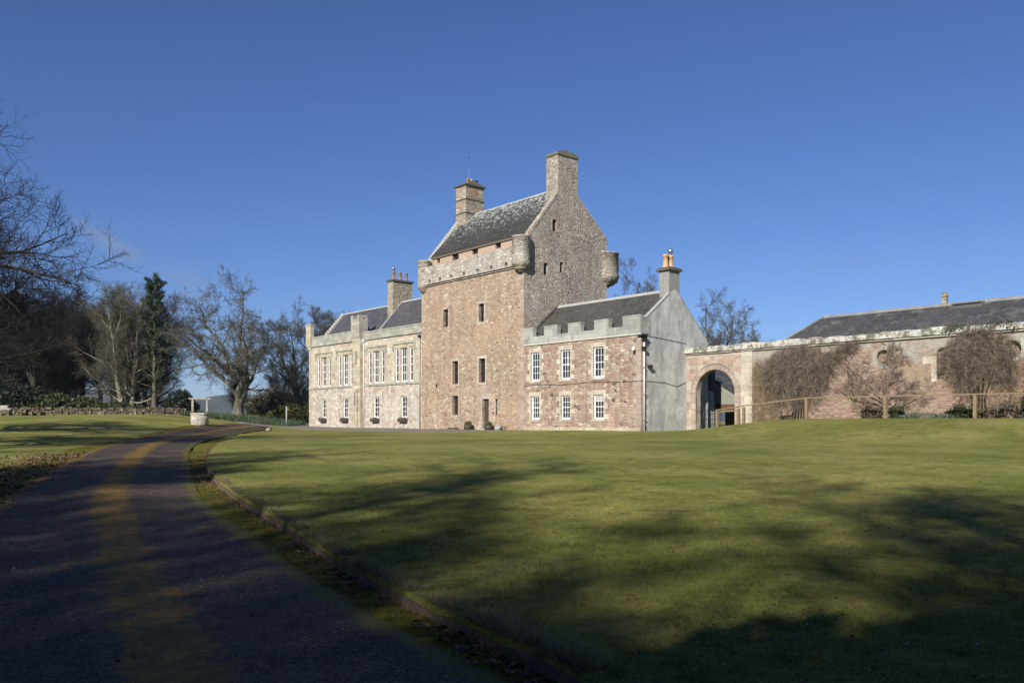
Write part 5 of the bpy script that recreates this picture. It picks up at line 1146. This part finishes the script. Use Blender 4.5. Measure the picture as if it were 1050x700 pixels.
# low stone wall
lwp = [(-60, 80.2), (-54, 80.8), (-48, 82.0), (-42, 83.6), (-36.5, 85.0), (-33.8, 86.0)]
Wp = resample(lwp, 90, 1); lt = thing('low_stone_wall', 'low mossy dry stone wall along the edge of the left lawn', 'wall', (-48, 82, Tz(-48, 82)))
m = MB(); rs_ = random.Random(8)
for i in range(len(Wp) - 1):
    p, q = Vector(Wp[i]), Vector(Wp[i + 1]); d = (q - p).normalized(); nn = Vector((d.y, -d.x)); z = Tz(*p) - .3
    for r_i, (za, zb) in enumerate(((0, .45), (.45, .68), (.68, .88))):
        o_ = rs_.uniform(-.12, .12); a, b_ = p + nn * (.3 + o_), q - d * .01 + nn * (.3 + o_ + rs_.uniform(-.04, .04)); c_, e_ = p - nn * .3, q - nn * .3; zt = zb + rs_.uniform(-.13, .09)
        B = [(*a, z + za), (*b_, z + za), (*e_, z + za), (*c_, z + za), (*a, z + zt), (*b_, z + zt), (*e_, z + zt), (*c_, z + zt)]
        m.add(B, [(0, 3, 2, 1), (4, 5, 6, 7), (0, 1, 5, 4), (1, 2, 6, 5), (2, 3, 7, 6), (3, 0, 4, 7)])
ORG[lt.name] = (-48, 82, Tz(-48, 82)); m.build('stones', 'rubwall', lt)
V, F = cloud(77, [(float(p[0]) + 48, float(p[1]) - 82, Tz(*p) - Tz(-48, 82) + .52, .5, .3, .1) for p in Wp[::3]], 2500, .07); npmesh('moss', V, F, MT['scrub'], lt)
# stone bench/steps and rubble at the far left
bx, by = -44.3, 72.5; bt = thing('stone_bench', 'pale stone slab bench at the left edge in front of the low wall', 'bench', (bx, by, Tz(bx, by) - .14))
m = MB(); m.box(-1.6, .6, -.3, .3, .46, .57); m.build('seat', 'lichen_white', bt)
m = MB(); m.box(-1.5, .0, .3, .42, .57, .86); m.build('backrest', 'dress_grey', bt)
for x in (-1.1, .2): m = MB(); m.box(x - .28, x + .28, -.25, .25, 0, .46); m.build('leg', 'rubwall', bt)
m = MB(); m.box(-1.5, .2, -1.0, -.45, .02, .16); m.build('step', 'lichen_white', bt)
rs_ = random.Random(3)
rb = thing('rubble_pile', 'heap of broken dark stones beside the pale bench on the left lawn', 'rubble', (-41.9, 72, Tz(-41.9, 72) - .14))
m = MB()
for i in range(60):
    x, y, s = rs_.gauss(0, .75), rs_.gauss(0, .3), rs_.uniform(.08, .2); z = max(0, .3 - abs(x) * .15) * rs_.random()
    v = [(x + s * rs_.uniform(.6, 1.2) * a, y + s * rs_.uniform(.6, 1.2) * b_, z + s * .7 * rs_.uniform(.6, 1.2) * c_ + s * .5) for a in (-1, 1) for b_ in (-1, 1) for c_ in (-1, 1)]
    m.add(v, [(0, 1, 3, 2), (4, 6, 7, 5), (0, 4, 5, 1), (2, 3, 7, 6), (0, 2, 6, 4), (1, 5, 7, 3)])
m.build('stones', 'rubwall', rb, org=(0, 0, 0))
# bulb bed and field verge
def blades(seed, X, Y, h, wdt, zoff, lean=.35):
    rs = np.random.RandomState(seed); n = len(X); Z = T(X, Y) + zoff; a = rs.uniform(0, 6.28, n); l = rs.normal(0, lean, (n, 2)) * h[:, None]
    B = np.c_[X, Y, Z]; w_ = np.c_[np.cos(a), np.sin(a), np.zeros(n)] * wdt[:, None]; tip = B + np.c_[l, h]
    return np.stack([B - w_, B + w_, tip], 1).reshape(-1, 3), np.arange(n * 3).reshape(-1, 3)
rs = np.random.RandomState(12); n = 9000
X = rs.uniform(-33.5, -22.6, n); Y = 84.5 + rs.uniform(0, 7, n) + (X + 28) * .1; h_ = rs.uniform(.25, .6, n) * (1 - .4 * np.sin(X * 2.3) * np.sin(Y * 1.7))
V, F = blades(1, X, Y, h_, np.full(n, .035), -.14); tag(npmesh('bulb_leaves', V, F, MT['daff']), kind='stuff')
n = 3500; X = rs.uniform(-52, -33.5, n); Y = 86.2 + (X + 34) * .26 + rs.uniform(0, 2.2, n); V, F = blades(2, X, Y, rs.uniform(.2, .5, n), np.full(n, .035), -.14); tag(npmesh('bulb_leaves', V, F, MT['daff']), kind='stuff')
# near grass on the lawn
lp = [tuple(p) for p in E_][::-1] + lawn_far
n = 560000; r_ = 4.3 * (19 / 4.3) ** rs.uniform(0, 1, n); q = np.tan(rs.uniform(-.40, .58, n)); X, Y = q * r_, r_
k = inpoly(X, Y, lp); X, Y = X[k], Y[k]; n = len(X); sc_ = np.clip(Y / 8, .7, 2.2)
V, F = blades(3, X, Y, rs.uniform(.012, .032, n) * np.clip(1.5 - Y / 19, .3, 1), .0024 * sc_, -.004, .8); tag(npmesh('grass', V, F, MT['grass']), kind='stuff')
# shaggy dry tufts on the lawn edge
i_ = rs.randint(0, len(E_), 120000); p = E_[i_] + rs.normal(0, .05, (120000, 2)); off = np.abs(rs.normal(0, .09, 120000)) - .02; p[:, 0] += off
k = (p[:, 1] < 22) & (p[:, 1] > 4) & inpoly(p[:, 0], p[:, 1], lp); p = p[k]
cl = np.sin(p[:, 1] * 5.3) * np.sin(p[:, 1] * 2.1 + 1) > -.35; p = p[cl]; n = len(p)
V, F = blades(4, p[:, 0], p[:, 1], rs.uniform(.03, .11, n) * np.clip(1.3 - (p[:, 1] - 5) * .05, .5, 1.3), np.full(n, .0035), -.01, .9); tag(npmesh('dry_grass', V, F, MT['tuft']), kind='stuff')
# verge moss grass
n = 90000; i_ = rs.randint(0, len(DRr), n); tt = rs.uniform(0, 1, n); p = DRr[i_] + rs.normal(0, .06, (n, 2)); p[:, 0] += tt * 1.0 * rs.uniform(.2, 1, n)
k = (~inpoly(p[:, 0], p[:, 1], lp)) & (p[:, 1] > 4) & (p[:, 1] < 30); p = p[k]; n = len(p)
V, F = blades(5, p[:, 0], p[:, 1], rs.uniform(.01, .04, n), np.full(n, .0035), -.135, .6); tag(npmesh('verge_moss', V, F, leaf('moss_tufts', (.06, .062, .012), (.115, .10, .02))), kind='stuff')
# dead leaves
def litter(seed, X, Y, zoff, s0):
    rs = np.random.RandomState(seed); n = len(X); c = np.c_[X, Y, T(X, Y) + zoff + rs.uniform(.005, .04, n)]; a = nrm(rs.normal(0, 1, (n, 3)) * [1, 1, .45]); b = nrm(np.cross(a, rs.normal(0, .35, (n, 3)) + [0, 0, 1])); s = s0 * rs.uniform(.6, 1.4, (n, 1))
    return np.stack([c - a * s, c - b * s * .6, c + a * s, c + b * s * .6], 1).reshape(-1, 3), np.arange(n * 4).reshape(-1, 4)
n = 5200; i_ = rs.randint(0, len(E_), n); p = E_[i_].copy(); p[:, 0] -= np.abs(rs.normal(.03, .16, n)) + .03; p += rs.normal(0, .02, p.shape)
k = (p[:, 1] > 4) & (p[:, 1] < 32) & (np.sin(p[:, 1] * 3.1) + np.sin(p[:, 1] * 1.3 + 2) > -.9); p = p[k]
V, F = litter(6, p[:, 0], p[:, 1], -.14, .028); tag(npmesh('fallen_leaves', V, F, MT['dead']), kind='stuff')
n = 9000; i_ = rs.randint(60, len(DLl) - 60, n); p = DLl[i_].copy(); p[:, 0] -= np.abs(rs.normal(.9, .8, n)); p[:, 1] += rs.normal(0, .5, n); k = (p[:, 1] > 8) & (p[:, 1] < 40); p = p[k]
V, F = litter(7, p[:, 0], p[:, 1], -.135, .045); tag(npmesh('fallen_leaves', V, F, MT['dead']), kind='stuff')
n = 900; t_ = rs.uniform(0, 1, n); i_ = rs.randint(20, len(DLl), n); p = DLl[i_] * (1 - t_[:, None]) + DRr[i_] * t_[:, None]; k = (p[:, 1] > 4); p = p[k]
V, F = litter(8, p[:, 0], p[:, 1], -.09, .022); tag(npmesh('fallen_leaves', V, F, MT['dead']), kind='stuff')
# loose gravel specks on the drive
n = 1500; t_ = rs.uniform(0, 1, n); i_ = rs.randint(40, len(DLl), n); p = DLl[i_] * (1 - t_[:, None]) + DRr[i_] * t_[:, None]; k = (p[:, 1] > 4) & (p[:, 1] < 22); p = p[k]
V, F = litter(9, p[:, 0], p[:, 1], -.09, .009); tag(npmesh('gravel', V, F, plain('pale_grit', (.30, .28, .25), var=.4)), kind='stuff')
n = 700; r_ = 4.5 * (26 / 4.5) ** rs.uniform(0, 1, n); q = np.tan(rs.uniform(-.35, .56, n)); X, Y = q * r_, r_; k = inpoly(X, Y, lp)
V, F = litter(10, X[k], Y[k], .012, .022); tag(npmesh('fallen_leaves', V, F, MT['dead']), kind='stuff')
n = 2600; cx_ = 4.5 * (24 / 4.5) ** rs.uniform(0, 1, n); q = np.tan(rs.uniform(-.35, .56, n)); cX, cY = q * cx_, cx_; m_ = 26
X = (cX[:, None] + rs.normal(0, .05, (n, m_))).ravel(); Y = (cY[:, None] + rs.normal(0, .05, (n, m_))).ravel(); k = inpoly(X, Y, lp); X, Y = X[k], Y[k]
V, F = blades(11, X, Y, rs.uniform(.025, .06, len(X)), np.full(len(X), .0035), -.004, .8); tag(npmesh('grass', V, F, MT['grass']), kind='stuff')
# bird
B = Vector(((481 - 525) / 850 * 60, 60, 1.6 + (430 - 162) / 850 * 60)); bt = thing('bird', 'tiny dark bird flying high left of the tallest chimney', 'bird', B)
m = MB(); m.tube([(-.17, 0, 0), (-.08, 0, .02), (.04, 0, .02), (.13, 0, .02), (.18, 0, .01)], [.012, .045, .055, .035, .008], 8); m.build('body', 'black', bt)
for s_ in (-1, 1): m = MB(); m.add([(-.06, 0, .03), (.08, 0, .03), (.03, s_ * .2, .1), (-.08, s_ * .38, .05), (-.05, s_ * .2, .09)], [(0, 1, 2, 4), (4, 2, 3)]); m.build('wing', 'black', bt)
bt.scale = (.55, .55, .55)
